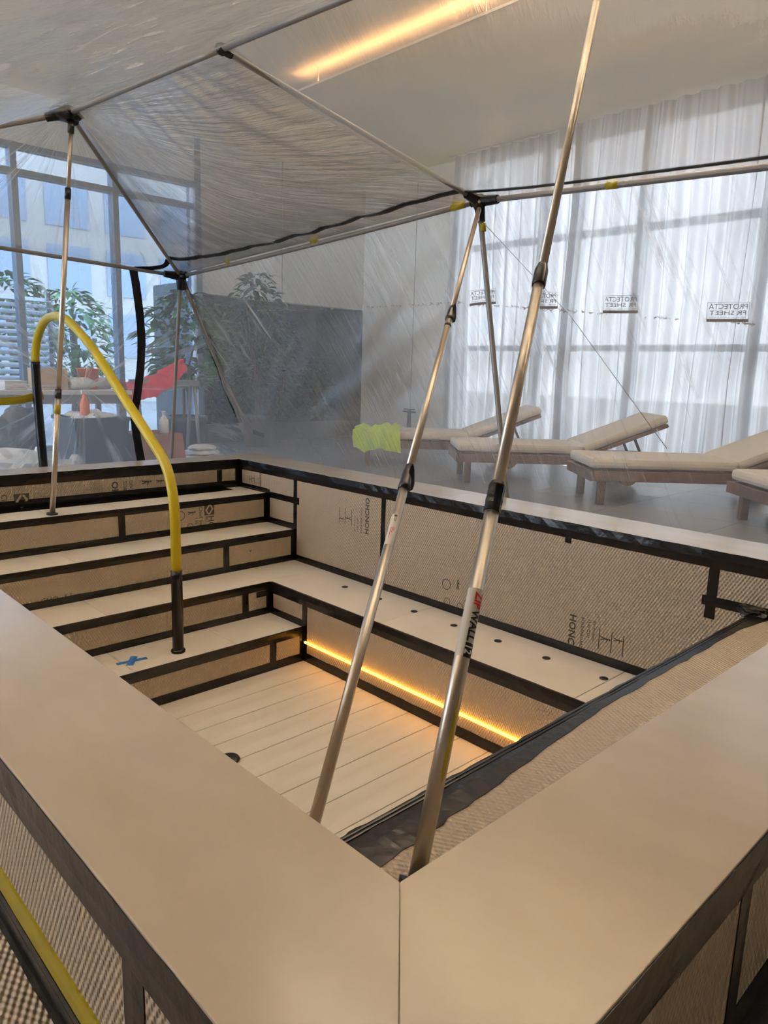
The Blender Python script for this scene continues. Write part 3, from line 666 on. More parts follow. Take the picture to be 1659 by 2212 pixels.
# pole B: leans from the hidden bench to the eave
pb, b, t, d_ = pole('aluminium telescopic pole leaning from inside the pool up to the eave joint', (.394, .723, z3), (2.66, 2.126, 1.529), [0, .405, .715, 1.0], [.0172, .0152, .0125],
    [(.388, .424, .0215, .0165, 'clamp'), (.698, .728, .0185, .0135, 'clamp'), (.683, .687, .0165, .0165, 'ring')])
L2 = (t-b).length
wrap_decal('label', grid2(0, -.018, L2*.040, .018, 12), b, t, .350, .0172, -.15, MT['labelp'], pb, .0003)
wrap_decal('label_print', grid2(.004, -.004, .013, .006, 4), b, t, .350, .0172, -.2, MT['ink_d'], pb, .0008)
for a_, b_, y_ in ((.016, .034, 0), (.016, .034, .004), (.060, .085, .001), (.062, .11, -.004), (.060, .075, .006)): wrap_decal('label_print', grid2(a_, y_-.001, b_, y_+.001, 2), b, t, .350, .0172, -.2, MT['red'] if a_ > .05 else MT['ink_d'], pb, .0008)
# pole A: stands on the top step under the ridge
pa, b, t, d_ = pole('slim aluminium telescopic pole standing on the top step under the ridge joint', (.833, 3.591, z1), (1.05, 3.60, 1.892), [0, .315, .825, .985], [.0152, .0140, .0112],
    [(.309, .332, .0178, .0178, 'ring'), (.269, .292, .0170, .0170, 'ytape'), (.812, .838, .0160, .0150, 'ring'), (.972, 1.0, .0165, .0165, 'ring')])
hp = crumple('head_plate', (1.03, 3.62, 1.925), (.085, .06, .035), MT['plastic'], pa, 8, 3, .3)

# ------------------------------------------------------------------ tent frame of grey pipes
J1 = Vector((1.04, 3.6, 1.93)); J2 = Vector((2.205, 4.6, 1.298)); J3 = Vector((2.7, 2.162, 1.581)); J4 = Vector((1.19, 2.34, 1.945)); JR = Vector((2.7, -1.2, 1.42)); J5 = Vector((-.6, 4.6, 1.39)); J6 = Vector((-.75, -1.2, 1.42)); RE = Vector((1.60, -1.2, 1.96))
fr = empty('tent_frame', (2.065, 4.6, ZF), 'grey pipe tent frame over the pool with black taped corner joints', 'frame')
PR = .0135
def pipe(a, b_, r=PR, sag=.0):
    pts = [a.lerp(b_, i/8)-Vector((0, 0, sag*math.sin(PI*i/8))) for i in range(9)]; return tube('pipe', pts, r, MT['pipe'], fr, 16)
pipe(J2, J3, .0135, .01); pipe(J3, JR, .0150); pipe(J2, J5, .0130); pipe(J1, J2, .0125); pipe(J4, J3, .0135); pipe(J1, J4, .0125); pipe(J4, RE, .0130); pipe(J1, J5, .0125); pipe(J5, J6, .0135)
pipe(J2, Vector((2.065, 4.6, ZF)), .0135); pipe(J3, Vector((2.76, 1.83, ZF)), .0150)
pipe(J2, Vector((2.73, 4.55, .20)), .0125, .03)
def joint(c, dirs, r=.024, s=0):
    for d2, l in dirs:
        d2 = Vector(d2).normalized(); n = 6
        tube('joint_tape', [c+d2*(l*i/(n-1)) for i in range(n)], [r*(1.35-.45*i/(n-1))*(1+.14*noise.noise(Vector((i*1.3, s, l*30)))) for i in range(n)], MT['tape'], fr, 11, smooth=False)
    crumple('joint_tape', c, (r*1.5, r*1.5, r*1.5), MT['tape'], fr, s, 3, .3)
joint(J2, [(J5-J2, .13), (J3-J2, .07), (Vector((-.14, 0, -1.6)), .10), (Vector((.4, 0, -1)), .10)], .026, 1)
joint(J3, [(JR-J3, .13), (J2-J3, .05), (J4-J3, .10), (Vector((.06, -.33, -1.9)), .11), (Vector((-1, -.6, -1)), .06)], .025, 2)
joint(J1, [(J2-J1, .07), (J4-J1, .04), (J5-J1, .12)], .024, 5)
joint(J4, [(J3-J4, .05)], .016, 7)
for p_, q_ in ((J2.lerp(J3, .93), J2.lerp(J3, .965)), (J2.lerp(J3, .515), J2.lerp(J3, .535)), (J2.lerp(J3, .20), J2.lerp(J3, .21)), (J3.lerp(JR, .232), J3.lerp(JR, .25))):
    tube('yellow_tape_wrap', [p_, q_], .0168, MT['ytape'], fr, 16)
tube('yellow_tape_wrap', [J3+Vector((.005, -.03, -.12)), J3+Vector((.006, -.035, -.16))], .018, MT['ytape'], fr, 16)
# guy cord
gc = tag(tube('guy_cord', [J3+Vector((0, -.02, -.10)), Vector((2.74, 1.55, .95)), Vector((2.80, 1.0, .32))], .0016, MT['cord'], None, 6), 'thin grey cord hanging slack from the eave joint across the side sheet', 'cord')

# ------------------------------------------------------------------ clear plastic sheets
def lerp(a, b_, t): return a+(b_-a)*t
def fbm(p): return noise.noise(p)+.5*noise.noise(p*2.1)+.25*noise.noise(p*4.3)
def sheet(name, S, nu, nv, uvf, mat, label):
    v, uv, f = [], [], []
    for j in range(nv+1):
        for i in range(nu+1):
            u, w_ = i/nu, j/nv; v.append(S(u, w_)); uv.append(uvf(u, w_))
    for j in range(nv):
        for i in range(nu): a = j*(nu+1)+i; f.append((a, a+1, a+nu+2, a+nu+1))
    o = mk(name, v, f, MT[mat] if isinstance(mat, str) else mat, None, uvs=uv, smooth=True)
    return tag(o, label, 'plastic sheet')
def on_sheet(S, u, w_, e=.004):
    p = S(u, w_); a = (S(min(u+e, 1), w_)-S(max(u-e, 0), w_)).normalized(); b_ = (S(u, min(w_+e, 1))-S(u, max(w_-e, 0))).normalized()
    return p, a, b_, a.cross(b_).normalized()
def sheet_tape(parent, S, uvs, width, side=1, mat='tape', lift=.004, seed=1):
    pth = smooth_path([Vector((u, w_, 0)) for u, w_ in uvs], 10); P_, SD, NN = [], [], []
    for q in pth:
        p, a, b_, n = on_sheet(S, min(max(q.x, 0), 1), min(max(q.y, 0), 1)); P_.append(p); NN.append(n*side)
    for i in range(len(P_)):
        d2 = (P_[min(i+1, len(P_)-1)]-P_[max(i-1, 0)]).normalized(); SD.append(NN[i].cross(d2).normalized())
    return ribbon('tape_seam', P_, SD, NN, width, MT[mat], parent, lift=lift, seed=seed, jit=.003, wob=.003)
LIFT = Vector((0, 0, .016))
def polar(S, u0, v0, k=1.0):
    c = S(u0, v0); _, a, b_, n = on_sheet(S, min(max(u0, .02), .98), min(max(v0, .02), .98))
    def fn(u, w_):
        q = S(u, w_)-c; return (math.atan2(q.dot(b_), q.dot(a))*k, q.length)
    return fn
def planar(S, ang):
    c = S(.5, .5); _, a, b_, n = on_sheet(S, .5, .5); ca, sa = math.cos(ang), math.sin(ang)
    def fn(u, w_):
        q = S(u, w_)-c; x, y = q.dot(a), q.dot(b_); return (x*ca+y*sa, -x*sa+y*ca)
    return fn
FR = film_mat('film_roof', 34, 2.4, haze=.20, streak=.75, gloss=.8, rough=.15, bump=.7, s0=.47, s1=.68, base_gloss=.08)
FP = film_mat('film_panel', 9, 1.2, haze=.18, streak=.22, gloss=.45, rough=.22, bump=.25)
FG = film_mat('film_gable', 30, .9, haze=.24, streak=.65, gloss=.5, rough=.16, bump=.4, s0=.49, s1=.68)
FL = film_mat('film_left_slope', 16, 5, haze=.18, streak=.65, gloss=.8, rough=.14, bump=.6, s0=.48, s1=.68)
FS = film_mat('film_side', 26, 1.3, haze=.11, streak=.60, gloss=.5, rough=.14, bump=.4, s0=.52, s1=.69)
# roof bay between the two rafters, above the eave pipe
def S1(u, w_):
    p = lerp(lerp(J1, J4, u), lerp(J2, J3, u), w_)+LIFT
    s_ = math.sin(PI*u)*math.sin(PI*w_)
    p.z -= .10*s_+.05*math.sin(PI*u)*math.sin(PI*w_)**2
    p.z += .012*fbm(Vector((u*14-w_*6, w_*3+u*3, 1)))*min(1, 6*s_)
    a_ = math.atan2(w_+.001, u*1.1+.001); r_ = math.hypot(u, w_)
    p.z += .016*abs(noise.noise(Vector((a_*17, r_*.6, 5))))*min(1, 8*s_)*max(0, 1-r_*.8)
    return p
s1 = sheet('plastic_sheet', S1, 90, 70, polar(S1, 0, 0, 1.0), FR, 'wrinkled clear plastic roof sheet between the two rafters above the long eave tape')
# roof bay to the right
def S2(u, w_):
    p = lerp(lerp(J4, RE, u), lerp(J3, JR, u), w_)+LIFT
    p.z -= .085*math.sin(PI*min(1, u*1.2+.02))*math.sin(PI*w_)+.05*math.sin(PI*w_)*math.exp(-u*6)
    p.z += .006*fbm(Vector((u*5+w_*5, w_*2, 4)))*math.sin(PI*w_)
    return p
s2 = sheet('plastic_sheet', S2, 90, 60, planar(S2, .35), FP, 'smooth tan tinted clear plastic roof sheet at upper right behind the near pole')
# gable triangle
def S3(u, w_):
    p = lerp(J1, lerp(J5, J2, u), w_)+Vector((0, .016, .006))
    s_ = math.sin(PI*u)*math.sin(PI*w_)
    p += Vector((0, .03, -.05))*s_+Vector((0, .010, 0))*fbm(Vector((u*9, w_*2, 7)))*s_
    return p
s3 = sheet('plastic_sheet', S3, 90, 60, polar(S3, .5, 0, 1.0), FG, 'clear plastic gable sheet fanning down from the ridge joint before the bright windows')
# left slope above the ridge
def S4(u, w_):
    p = lerp(lerp(J1, RE, u), lerp(J5, J6, u), w_)+LIFT*.6
    s_ = math.sin(PI*u)*math.sin(PI*w_)
    p.z -= .13*math.sin(PI*min(1, u*1.6+.02))*math.sin(PI*w_)
    p.z += .020*fbm(Vector((u*9+w_*4, w_*7, 3)))*min(1, 5*s_)
    return p
s4 = sheet('plastic_sheet', S4, 100, 70, planar(S4, .8), FL, 'crumpled sagging clear plastic roof sheet at the upper left beyond the ridge')
# side wall on the lounger side
B0 = Vector((2.95, 4.6, ZF)); B1 = Vector((2.95, -1.2, ZF)); SU = .42
def S5(u, w_):
    T = lerp(J2, J3, u/SU) if u < SU else lerp(J3, JR, (u-SU)/(1-SU))
    p = lerp(T+Vector((.016, 0, 0)), lerp(B0, B1, u), w_)
    p.x += .030*math.sin(PI*w_)*math.sin(PI*min(1, u*2.2))+.016*fbm(Vector((u*16+w_*7, w_*2.2-u*2, 2)))*math.sin(PI*min(1, w_*1.0))
    return p
s5 = sheet('plastic_sheet', S5, 150, 70, planar(S5, -.45), FS, 'clear plastic side sheet printed with mirrored lettering in front of the sun loungers')
# gable wall below the eave
B2 = Vector((-.9, 4.6, ZF))
def S6(u, w_):
    p = lerp(lerp(J5, J2, u)+Vector((0, .016, 0)), lerp(B2, B0, u), w_)
    p.y += .012*fbm(Vector((u*7, w_*5, 9)))*math.sin(PI*w_)
    return p
FG2 = film_mat('film_gable_wall', 7, .6, haze=.24, streak=.60, gloss=.45, rough=.16, bump=.3, s0=.50, s1=.67)
s6 = sheet('plastic_sheet', S6, 100, 60, polar(S6, .66, .50, 1.0), FG2, 'clear plastic end wall sheet with radiating creases behind the yellow handrail')
# tapes on the sheets
sheet_tape(s1, S1, [(0.0, .865), (.06, .89), (.2, .905), (.5, .91), (.8, .905), (1.0, .925)], .036, -1, seed=21)
sheet_tape(s2, S2, [(0.0, .925), (.12, .955), (.3, .955), (.6, .955), (1, .955)], .026, -1, seed=22)
sheet_tape(s3, S3, [(.873, 1.0), (.93, .965), (.972, .925), (1.0, .865)], .042, -1, seed=23)
sheet_tape(s6, S6, [(.870, .0), (.855, .12), (.822, .32), (.775, .52), (.755, .60), (.742, .72), (.725, .98)], .060, -1, seed=24)
sheet_tape(s6, S6, [(.40, .565), (.50, .560), (.573, .535)], .05, -1, 'ytape', seed=25)
sheet_tape(s5, S5, [(.028, .70), (.048, .715)], .036, 1, seed=26)
sheet_tape(s5, S5, [(.0, .03), (.0, .2), (.0, .4), (.002, .55), (.004, .64)], .030, 1, 'pipe', seed=27)
# mirrored print on the side sheet (seen from inside, so reversed)
def sheet_print(u, w_, wd, hd, alpha_mat):
    uw = .0001
    p0 = S5(u, w_); du = (S5(u+.02, w_)-S5(u-.02, w_)).length/.04; dw = (S5(u, w_+.02)-S5(u, w_-.02)).length/.04
    def put(vf, nm='print'):
        vv = []
        for p in vf[0]:
            uu = u+(wd-p.x)/du; ww_ = w_-p.y/dw; q, a, b_, n = on_sheet(S5, min(uu, .99), ww_); vv.append(q-Vector((.008, 0, 0)))
        mk(nm, vv, vf[1], alpha_mat, s5)
    def fit(s, x0, x1, y0, y1, bold=0):
        v, f = text_mesh(s, 1.0, bold); ax = max(p.x for p in v); ay = max(p.y for p in v); mx = min(p.x for p in v)
        return [Vector((x0+(p.x-mx)/(ax-mx)*(x1-x0), y0+p.y/ay*(y1-y0), 0)) for p in v], f
    put(fit('PROTECTA', .008, wd-.008, hd*.66, hd*.92)); put(fit('FR SHEET', .012, wd-.012, hd*.36, hd*.58))
    put(fit('flame retardant temporary protection', .012, wd-.012, hd*.22, hd*.28))
    for r_ in ((0, hd*.985, wd, hd), (0, hd*.0, .002, hd), (wd-.002, 0, wd, hd)): put(rect2(*r_))
    put(merge(*[rect2(wd*k/12, 0, wd*(k+1)/12, hd*.16) for k in range(12)]), 'print_bar')
INK = plain('film_ink', (.20, .17, .14, 1), .6)
INK2 = plain('film_ink_brown', (.33, .28, .23, 1), .6)
for u, w_ in ((.6425, .322), (.553, .302), (.475, .290), (.405, .276)): sheet_print(u, w_, .185, .085, INK)
rng = random.Random(4); vf_ = []
for k in range(330):
    u = rng.uniform(.05, .72); w_ = .085+.255*min(1, u/.30) if u < .30 else .262+(u-.30)*.17
    w_ = (.10+.165*math.sqrt(min(1, u/.4))) if u < .4 else .275+(u-.4)*.19
    if noise.noise(Vector((u*18, 0, 3))) < -.12: continue
    q = S5(u, w_+rng.uniform(-.006, .006)); l = rng.uniform(.004, .02); h = rng.uniform(.002, .005)
    q2 = S5(min(1, u+l/5.8), w_); e = Vector((-.004, 0, 0)); dz = Vector((0, 0, h))
    kk = len(vf_); vf_.append(([q+e, q2+e, q2+e+dz, q+e+dz], [(0, 1, 2, 3)]))
V_, F_ = merge(*vf_); tag(mk('print_line', V_, F_, INK2, s5), kind='stuff')

# ------------------------------------------------------------------ sheer curtains
def curtain(y0, y1_, label, ph, off=0):
    n = int(abs(y1_-y0)*70); v, f = [], []
    zs = [ZF+.01, ZF+1.0, 1.5, 2.5, ZC-.03]
    for i in range(n+1):
        t = i/n; y = y0+(y1_-y0)*t
        a = .055*math.sin(y*2*PI/.20+ph+1.3*math.sin(y*2.1+ph))+.02*math.sin(y*2*PI/.083+ph)
        for k, z in enumerate(zs): v.append((XW-.22-off+a*(1-.12*k*(k == 4))+.01*math.sin(y*7+z*1.1), y+.02*math.sin(z*1.7+y*3), z))
    m = len(zs)
    for i in range(n):
        for k in range(m-1): f.append((i*m+k, (i+1)*m+k, (i+1)*m+k+1, i*m+k+1))
    return tag(mk('curtain', v, f, MT['curtain'], None, smooth=True), label, 'curtain')
curtain(6.12, 4.20, 'pleated white sheer curtain beside the pale wall and blue window post', .3)
curtain(4.28, 2.28, 'pleated white sheer curtain behind the raised backrest of the middle lounger', 1.9, .12)
curtain(2.36, -2.8, 'pleated white sheer curtain at the right edge of the view', 3.1)
tag(tube('curtain_track', [(XW-.2, 6.25, ZC-.015), (XW-.2, -2.8, ZC-.015)], .014, MT['white'], None, 8), 'white curtain track along the ceiling above the sheer curtains', 'curtain track')

# ------------------------------------------------------------------ sun loungers
RH = Vector((RI.x, RI.y, 0)).normalized(); FH = Vector((FW.x, FW.y, 0)).normalized()
def lbox(name, lo, hi, mat, r, bev=.006): return box(name, lo, hi, mat, r, bev)
def lounger(label, dep, lat, rot=0, back=22):
    r = bpy.data.objects.new('sun_lounger', None); COL.objects.link(r); WL[r.name] = Vector((0, 0, 0))
    tag(r, label, 'sun lounger', 'sun loungers beyond the side sheet')
    W = .33
    for s_ in (-1, 1):
        lbox('side_rail', (0, s_*W-.02, .20), (1.92, s_*W+.02, .285), MT['wood'], r)
        lbox('leg', (.06, s_*(W-.045)-.03, 0), (.12, s_*(W-.045)+.03, .24), MT['wood'], r)
        lbox('leg', (1.50, s_*(W-.045)-.03, .06), (1.56, s_*(W-.045)+.03, .24), MT['wood'], r)
        v, f = [], []; n = 24
        for yy in (s_*(W-.09)-.02, s_*(W-.09)+.02):
            for k in range(n): a = 2*PI*k/n; v.append((1.66+.10*math.cos(a), yy, .10+.10*math.sin(a)))
        f = [tuple(range(n)), tuple(range(n, 2*n))[::-1]]+[(k, n+k, n+(k+1) % n, (k+1) % n) for k in range(n)]
        mk('wheel', v, f, MT['wood'], r)
    lbox('end_rail', (-.03, -W-.02, .20), (.0, W+.02, .285), MT['wood'], r); lbox('end_rail', (1.92, -W-.02, .20), (1.95, W+.02, .285), MT['wood'], r)
    for k in range(8): lbox('slat', (.05+k*.148, -W+.02, .285), (.15+k*.148, W-.02, .300), MT['wood'], r, .003)
    lbox('mattress', (-.02, -W, .300), (1.20, W, .385), MT['cushion'], r, .03)
    a = math.radians(back); ca, sa = math.cos(a), math.sin(a); hx, hz = 1.19, .300
    def tilt(vf): return [(hx+(x*ca-z*sa), y, hz+(x*sa+z*ca)) for x, y, z in vf[0]], vf[1]
    def tb(name, lo, hi, mat, bev):
        v, f = bevelled(*boxvf(lo, hi), bev); v, f = tilt((v, f)); return mk(name, v, f, mat, r)
    tb('backrest_frame', (0, -W, -.035), (.84, W, 0), MT['wood'], .005); tb('backrest_cushion', (.02, -W, .002), (.86, W, .085), MT['cushion'], .03)
    for s_ in (-1, 1):
        v, f = tube_vf([(hx+.55*ca, s_*.2, hz+.55*sa-.03), (1.80, s_*.2, .27)], .014, 8); mk('prop_bar', v, f, MT['wood'], r)
    p = CAM+RH*lat+FH*dep; ang = math.atan2(RH.y, RH.x)+rot
    r.location = (p.x, p.y, ZF); r.rotation_euler = (0, 0, ang)
    return r, p, ang
lo0 = lounger('farthest sun lounger, lying beside the pale wall with a yellow-green cloth on it', 8.25, -.30, .02)
lounger('sun lounger in the middle with its raised backrest before the curtain', 7.2, .69, .02)
lounger('nearer sun lounger with cream mattress and red-brown foot end right of the near pole', 6.18, 1.68, .02)
lounger('nearest sun lounger, only its foot corner showing at the right edge', 5.12, 2.64, .02)
# hi-vis cloth lying on the far lounger
_, p0, ang = lo0
c_ = p0+RH*.20-FH*.225; 
def cloth(name, c, sx_, sy_, z, amp, mat, label, seed, ax, ay, drop=.0):
    v, f = [], []; n = 22
    for j in range(n+1):
        for i in range(n+1):
            a, b_ = i/n-.5, j/n-.5; e = 1+.18*noise.noise(Vector((math.atan2(b_, a)*1.3, seed, 0)))
            q = c+ax*a*sx_*e+ay*b_*sy_*e; h = z+amp*(.5+fbm(Vector((a*2.6+seed, b_*2.6, seed))))*max(0, 1-3.6*max(a*a, b_*b_))+.004
            if b_ < -.15:
                q = c+ax*a*sx_*e+ay*(-.15*sy_)-ay*.012; h = min(h, z+.02)-drop*(-.15-b_)/.35*(1+.35*noise.noise(Vector((a*5, seed, 1))))+.01*noise.noise(Vector((a*9, b_*9, 2))); q = q+ay*.02*noise.noise(Vector((a*7, b_*3, 4)))
            v.append((q.x, q.y, h))
    for j in range(n):
        for i in range(n): k = j*(n+1)+i; f.append((k, k+1, k+n+2, k+n+1))
    o = mk(name, v, f, mat, None, smooth=True); return tag(o, label, 'cloth') if label else o
cloth('hi_vis_vest', c_, .50, .80, ZF+.387, .12, MT['hivis'], 'crumpled yellow-green hi-vis vest lying on the farthest lounger', 3.3, RH, FH, .22)

# ------------------------------------------------------------------ plants
def foliage(c, rx, rz, n, size, seed, droop=.3):
    rg = random.Random(seed); V, F = [], []
    for _ in range(n):
        a = rg.uniform(0, 2*PI); h = rg.uniform(-1, 1); rr = rx*math.sqrt(max(0, 1-h*h))*rg.uniform(.45, 1)
        p = Vector((c[0]+rr*math.cos(a), c[1]+rr*math.sin(a), c[2]+h*rz)); L_ = size*rg.uniform(.6, 1.25); wd = L_*.22
        d2 = Vector((math.cos(a+rg.uniform(-.8, .8)), math.sin(a+rg.uniform(-.8, .8)), rg.uniform(-.5, .6))).normalized(); sd = d2.cross(Vector((rg.uniform(-.4, .4), rg.uniform(-.4, .4), 1))).normalized(); up = sd.cross(d2)
        k = len(V); pts_ = []
        for s_, ww_ in ((0, .12), (.35, 1), (.7, .8), (1, .04)):
            q = p+d2*L_*s_-Vector((0, 0, droop*L_*s_*s_)); pts_ += [q-sd*wd*ww_+up*wd*.25*ww_, q, q+sd*wd*ww_+up*wd*.25*ww_]
        V += pts_
        for i in range(3): o_ = k+3*i; F += [(o_, o_+1, o_+4, o_+3), (o_+1, o_+2, o_+5, o_+4)]
    return V, F
def plant(name, label, base, c, rx, rz, n, size, seed, mat='leaf', pot=.22, poth=.4, potmat='terra'):
    r = empty(name, base, label, 'plant')
    if pot: lathe('pot', [(pot*.72, 0), (pot*.95, poth*.85), (pot, poth*.86), (pot, poth), (pot*.88, poth), (pot*.85, poth-.04)], base, MT[potmat], r, 24)
    rg = random.Random(seed)
    for k in range(4):
        a = rg.uniform(0, 6.28); tube('stem', smooth_path([Vector(base)+Vector((.03*math.cos(a), .03*math.sin(a), poth*.8 if pot else 0)), Vector(c)+Vector((.1*rx*math.cos(a), .1*rx*math.sin(a), -rz*.5)), Vector(c)+Vector((.5*rx*math.cos(a), .5*rx*math.sin(a), rz*.4))], 4), .012, MT['bark'], r, 7)
    V, F = foliage(c, rx, rz, n, size, seed); tag(mk('foliage', V, F, MT[mat], r), kind='stuff')
    return r
plant('potted_plant', 'broad leafy green plant in a pot beside the window pier', (3.62, 7.15, ZF), (3.62, 7.15, .92), .46, .52, 420, .20, 11, 'leaf', .24, .45, 'darkbin')
for i, (x, h_, s_) in enumerate(((4.75, 1.62, 'tall dark shrub in the niche nearest the window pier'), (5.35, 1.42, 'dark shrub second from the pier in the wall niche'), (5.95, 1.52, 'dark shrub third from the pier in the wall niche'), (6.6, 1.0, 'low dark shrub at the wall corner end of the niche'))):
    plant('niche_shrub', s_, (x, YW+.52, ZF+.12), (x, YW+.42, ZF+.12+h_*.60), .31, h_*.50, 420, .15, 30+i, 'leaf2', 0)
# overhanging foliage in front of the white panel
plant('potted_plant', 'feathery green plant whose leaves rise before the white wall panel', (4.85, 7.5, ZF), (4.85, 7.5, 1.02), .42, .78, 430, .16, 44, 'leaf2', .22, .42, 'darkbin')

# ------------------------------------------------------------------ building-site clutter between tent and windows
tb_ = empty('work_table', (1.6, 6.25, ZF), 'long pale work table cluttered with site materials by the windows', 'table')
box('table_top', (.5, 5.95, .36), (2.42, 6.6, .40), MT['tabletop'], tb_, .004)
for x in (.56, 2.32):
    for y in (6.0, 6.52): box('leg', (x, y, ZF), (x+.045, y+.045, .36), MT['steel'], tb_)
box('apron', (.56, 6.0, .28), (2.36, 6.02, .36), MT['steel'], tb_)
def carton(label, lo, hi, mat='card'):
    r = empty('carton', ((lo[0]+hi[0])/2, (lo[1]+hi[1])/2, lo[2]), label, 'box')
    box('body', lo, hi, MT[mat], r, .004)
    m_ = (lo[1]+hi[1])/2
    box('flap', (lo[0], lo[1], hi[2]), (hi[0], m_-.003, hi[2]+.004), MT[mat], r); box('flap', (lo[0], m_+.003, hi[2]), (hi[0], hi[1], hi[2]+.004), MT[mat], r)
carton('brown carton on the work table left of the handrail', (1.66, 6.1, .40), (1.90, 6.4, .58)); carton('small pale carton on the work table at far left', (1.36, 6.05, .40), (1.54, 6.3, .47), 'tabletop')
def bucket(label, c, r0, h, mat, rim=True):
    b_ = empty('bucket', c, label, 'bucket'); lathe('body', [(r0*.8, 0), (r0, h*.96), (r0*1.06, h*.96), (r0*1.06, h), (r0*.96, h), (r0*.94, h-.02), (r0*.76, .02)], c, MT[mat], b_, 26)
    tube('handle', [(c[0]+r0*1.03*math.cos(a), c[1]-.02, c[2]+h*.9+r0*.5*math.sin(a)*-.6) for a in [PI*i/10 for i in range(11)]], .004, MT['steel'], b_, 6)
    return b_
bucket('orange bucket on the work table behind the handrail', (2.16, 6.3, .40), .10, .19, 'orange')
cr = empty('clutter_roll', (2.0, 6.15, .40), 'grey roll of sheet material lying on the work table', 'roll'); tube('roll', [(1.92, 6.12, .455), (2.4, 6.4, .455)], .055, MT['bag'], cr, 18); tube('core', [(1.915, 6.117, .455), (1.93, 6.126, .455)], .02, MT['card'], cr, 12)
bn = empty('rubbish_bin', (1.95, 5.75, ZF), 'dark square rubbish bin full of site waste left of the black seam tape', 'bin')
v, f = [], []
for k, (hx_, z) in enumerate(((.19, ZF), (.235, ZF+.54), (.25, ZF+.54), (.25, ZF+.57))): v += [(1.95-hx_, 5.75-hx_, z), (1.95+hx_, 5.75-hx_, z), (1.95+hx_, 5.75+hx_, z), (1.95-hx_, 5.75+hx_, z)]
for k in range(3): f += [(4*k+i, 4*k+(i+1) % 4, 4*k+4+(i+1) % 4, 4*k+4+i) for i in range(4)]
f += [(3, 2, 1, 0)]; mk('body', v, f, MT['darkbin'], bn)
crumple('waste', (1.95, 5.75, ZF+.55), (.18, .18, .07), MT['bag'], bn, 12, 3, .5)
oc = empty('spray_bottle', (1.87, 5.68, ZF+.60), 'red-orange spray bottle sticking up out of the rubbish bin', 'bottle')
lathe('bottle', [(.035, 0), (.04, .02), (.04, .11), (.018, .15), (.016, .18)], (1.87, 5.68, ZF+.58), MT['orange'], oc, 16); box('trigger_head', (1.845, 5.665, ZF+.76), (1.91, 5.695, ZF+.795), MT['bag'], oc, .005)
pk = empty('planter_box', (2.52, 5.85, ZF), 'terracotta coloured planter box standing right of the black seam tape', 'planter')
v, f = [], []
for hx_, z in ((.26, ZF), (.225, ZF+.40), (.19, ZF+.40), (.18, ZF+.34)): v += [(2.52-hx_, 5.85-hx_, z), (2.52+hx_, 5.85-hx_, z), (2.52+hx_, 5.85+hx_, z), (2.52-hx_, 5.85+hx_, z)]
for k in range(3): f += [(4*k+i, 4*k+(i+1) % 4, 4*k+4+(i+1) % 4, 4*k+4+i) for i in range(4)]
f += [(3, 2, 1, 0), (12, 13, 14, 15)]; mk('body', v, f, MT['terra'], pk)
bo = empty('bottle', (2.60, 5.7, ZF+.40), 'clear pale bottle standing on the terracotta planter box', 'bottle'); lathe('body', [(.04, 0), (.042, .01), (.042, .12), (.016, .16), (.015, .185)], (2.60, 5.70, ZF+.40), MT['bag'], bo, 16); lathe('cap', [(.018, 0), (.018, .02)], (2.60, 5.70, ZF+.585), MT['white'], bo, 12)
# red netting thrown over a trestle
ts = empty('trestle', (2.85, 6.15, ZF), 'dark folding trestle under the red netting beside the work table', 'trestle')
for x in (2.55, 3.15):
    for y, dy in ((6.0, .12), (6.3, -.12)): tube('leg', [(x, y-.0, ZF), (x, y+dy, .46)], .018, MT['steel'], ts, 8)
box('beam', (2.5, 6.10, .44), (3.2, 6.20, .50), MT['steel'], ts, .005)
v, f = [], []; n = 26
for j in range(n+1):
    for i in range(n+1):
        a, b_ = i/n, j/n-.5; x = 2.42+.62*a+.05*noise.noise(Vector((b_*4, 2, 0))); q = abs(b_)
        z = .43+.22*a*a+.06*fbm(Vector((a*5, b_*5, 1)))-max(0, q-.12)*.55*(1-.5*a); y = 6.15+b_*.42*(1-.55*a)
        v.append((x, y, z+.05))
for j in range(n):
    for i in range(n): k = j*(n+1)+i; f.append((k, k+1, k+n+2, k+n+1))
tag(mk('red_netting', v, f, MT['redcloth'], None, smooth=True), 'bunched red netting draped over the trestle right of the handrail', 'netting')
# sacks and covers on the floor
def sack(label, c, s, mat, seed):
    r = empty('sack', (c[0], c[1], ZF), label, 'sack'); crumple('body', c, s, MT[mat], r, seed, 3, .25); crumple('tied_neck', (c[0]+s[0]*.7, c[1], c[2]+s[2]*.75), (.05, .05, .06), MT[mat], r, seed+1, 2, .3)
sack('white sack on the floor at far left behind the coping', (1.15, 5.2, ZF+.20), (.25, .2, .17), 'bag', 5); sack('lumpy grey-white sack beside the rail foot behind the coping', (1.45, 5.15, ZF+.16), (.18, .16, .14), 'tabletop', 8)
sack('dark sack hanging on the front of the work table at left', (1.35, 5.75, ZF+.44), (.17, .10, .20), 'darkbin', 15)
lt = empty('folded_cover', (3.12, 6.0, ZF), 'white folded cover heaped on the floor beside the tent leg', 'cover')
for k in range(5): crumple('fold', (3.12+.01*k, 6.0, ZF+.03+.045*k), (.34-.05*k, .26-.03*k, .035), MT['bag'], lt, 20+k, 3, .12)

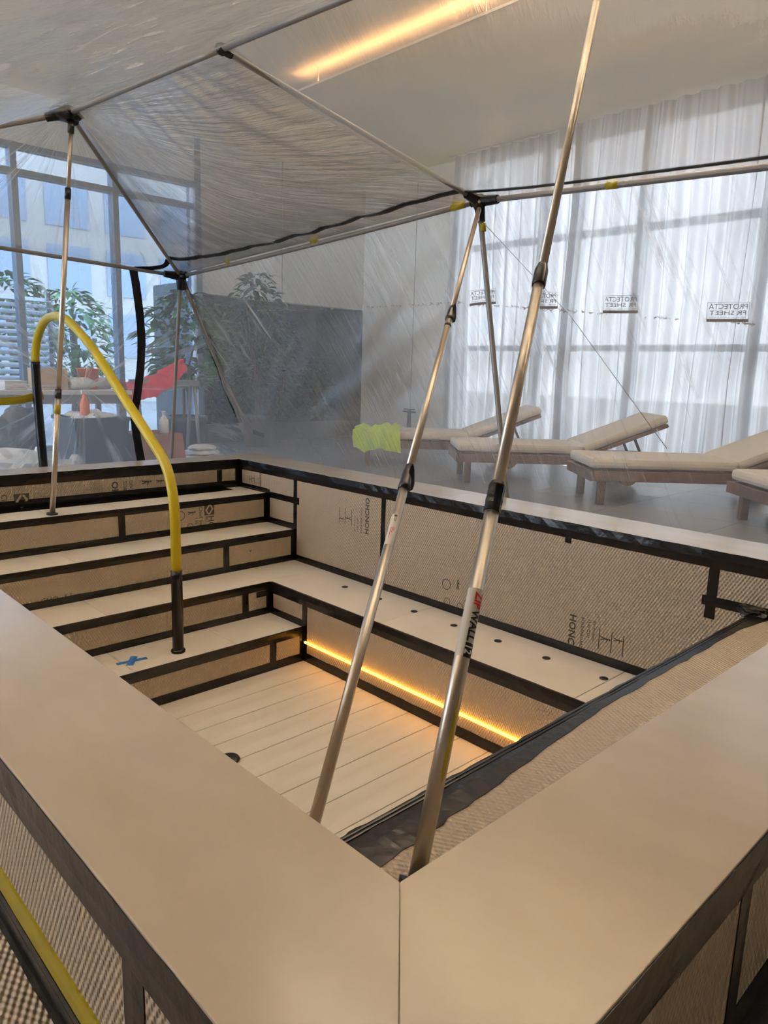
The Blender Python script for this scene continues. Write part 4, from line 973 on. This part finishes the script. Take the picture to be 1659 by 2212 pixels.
# ------------------------------------------------------------------ outdoors
tag(box('outdoor_paving', (-16, YW+.2, -.62), (XW+30, 40, -.5), MT['ground']), kind='structure'); tag(box('outdoor_paving', (XW+.2, -20, -.62), (XW+30, YW+.2, -.5), MT['ground']), kind='structure')
def building(label, x0, x1, y, d2, z1_, mat, nx, nz, wmat='bglass', zb=0.6):
    r = empty('building', ((x0+x1)/2, y, -.5), label, 'building')
    box('wall', (x0, y, -.5), (x1, y+d2, z1_), MT[mat], r)
    dx = (x1-x0)/nx; dz = (z1_-zb-.4)/nz; me = None
    for i in range(nx):
        for k in range(nz):
            lo = Vector((x0+dx*(i+.14), y-.03, zb+dz*(k+.12))); hi = Vector((x0+dx*(i+.86), y+.02, zb+dz*(k+.84)))
            if me: o = bpy.data.objects.new('window', me); link(o, r, (lo+hi)/2)
            else: o = box('window', lo, hi, MT[wmat], r); me = o.data
    box('parapet', (x0-.1, y-.1, z1_), (x1+.1, y+.2, z1_+.25), MT[mat], r)
building('blue-grey office building across the paving at far left', -9, 4.2, 19, 8, 4.7, 'bblue', 11, 3)
building('pale stone building across the paving beside the office block', 5.2, 13.5, 21, 8, 8.0, 'bstone', 5, 4)
# louvre screen outside the left window
lv = empty('louvre_screen', (1.9, YW+.7, -.5), 'white slatted louvre screen outside the left windows', 'screen')
for x in (.2, 1.45, 2.70): box('post', (x, YW+.68, -.5), (x+.05, YW+.73, 1.45), MT['louvre'], lv)
for k in range(15):
    z = .28+k*.077; v, f = boxvf((.2, -.045, -.006), (2.75, .045, .006)); ca, sa = math.cos(.55), math.sin(.55)
    mk('slat', [(x, YW+.70+y*ca-zz*sa, z+y*sa+zz*ca) for x, y, zz in v], f, MT['louvre'], lv)
# garden trees outside
for i, (x, y, s_) in enumerate(((3.1, 11.5, 'round green tree outside the window next to the pier'), (4.6, 13.0, 'second green tree outside the windows, farther from the louvre screen'))):
    r = empty('tree', (x, y, -.5), s_, 'tree'); tube('trunk', [(x, y, -.5), (x+.05, y, .6), (x, y, 1.4)], [.09, .07, .05], MT['bark'], r, 10)
    V, F = foliage((x, y, 1.0), .8, .9, 700, .22, 60+i); tag(mk('foliage', V, F, MT['leaf'], r), kind='stuff')
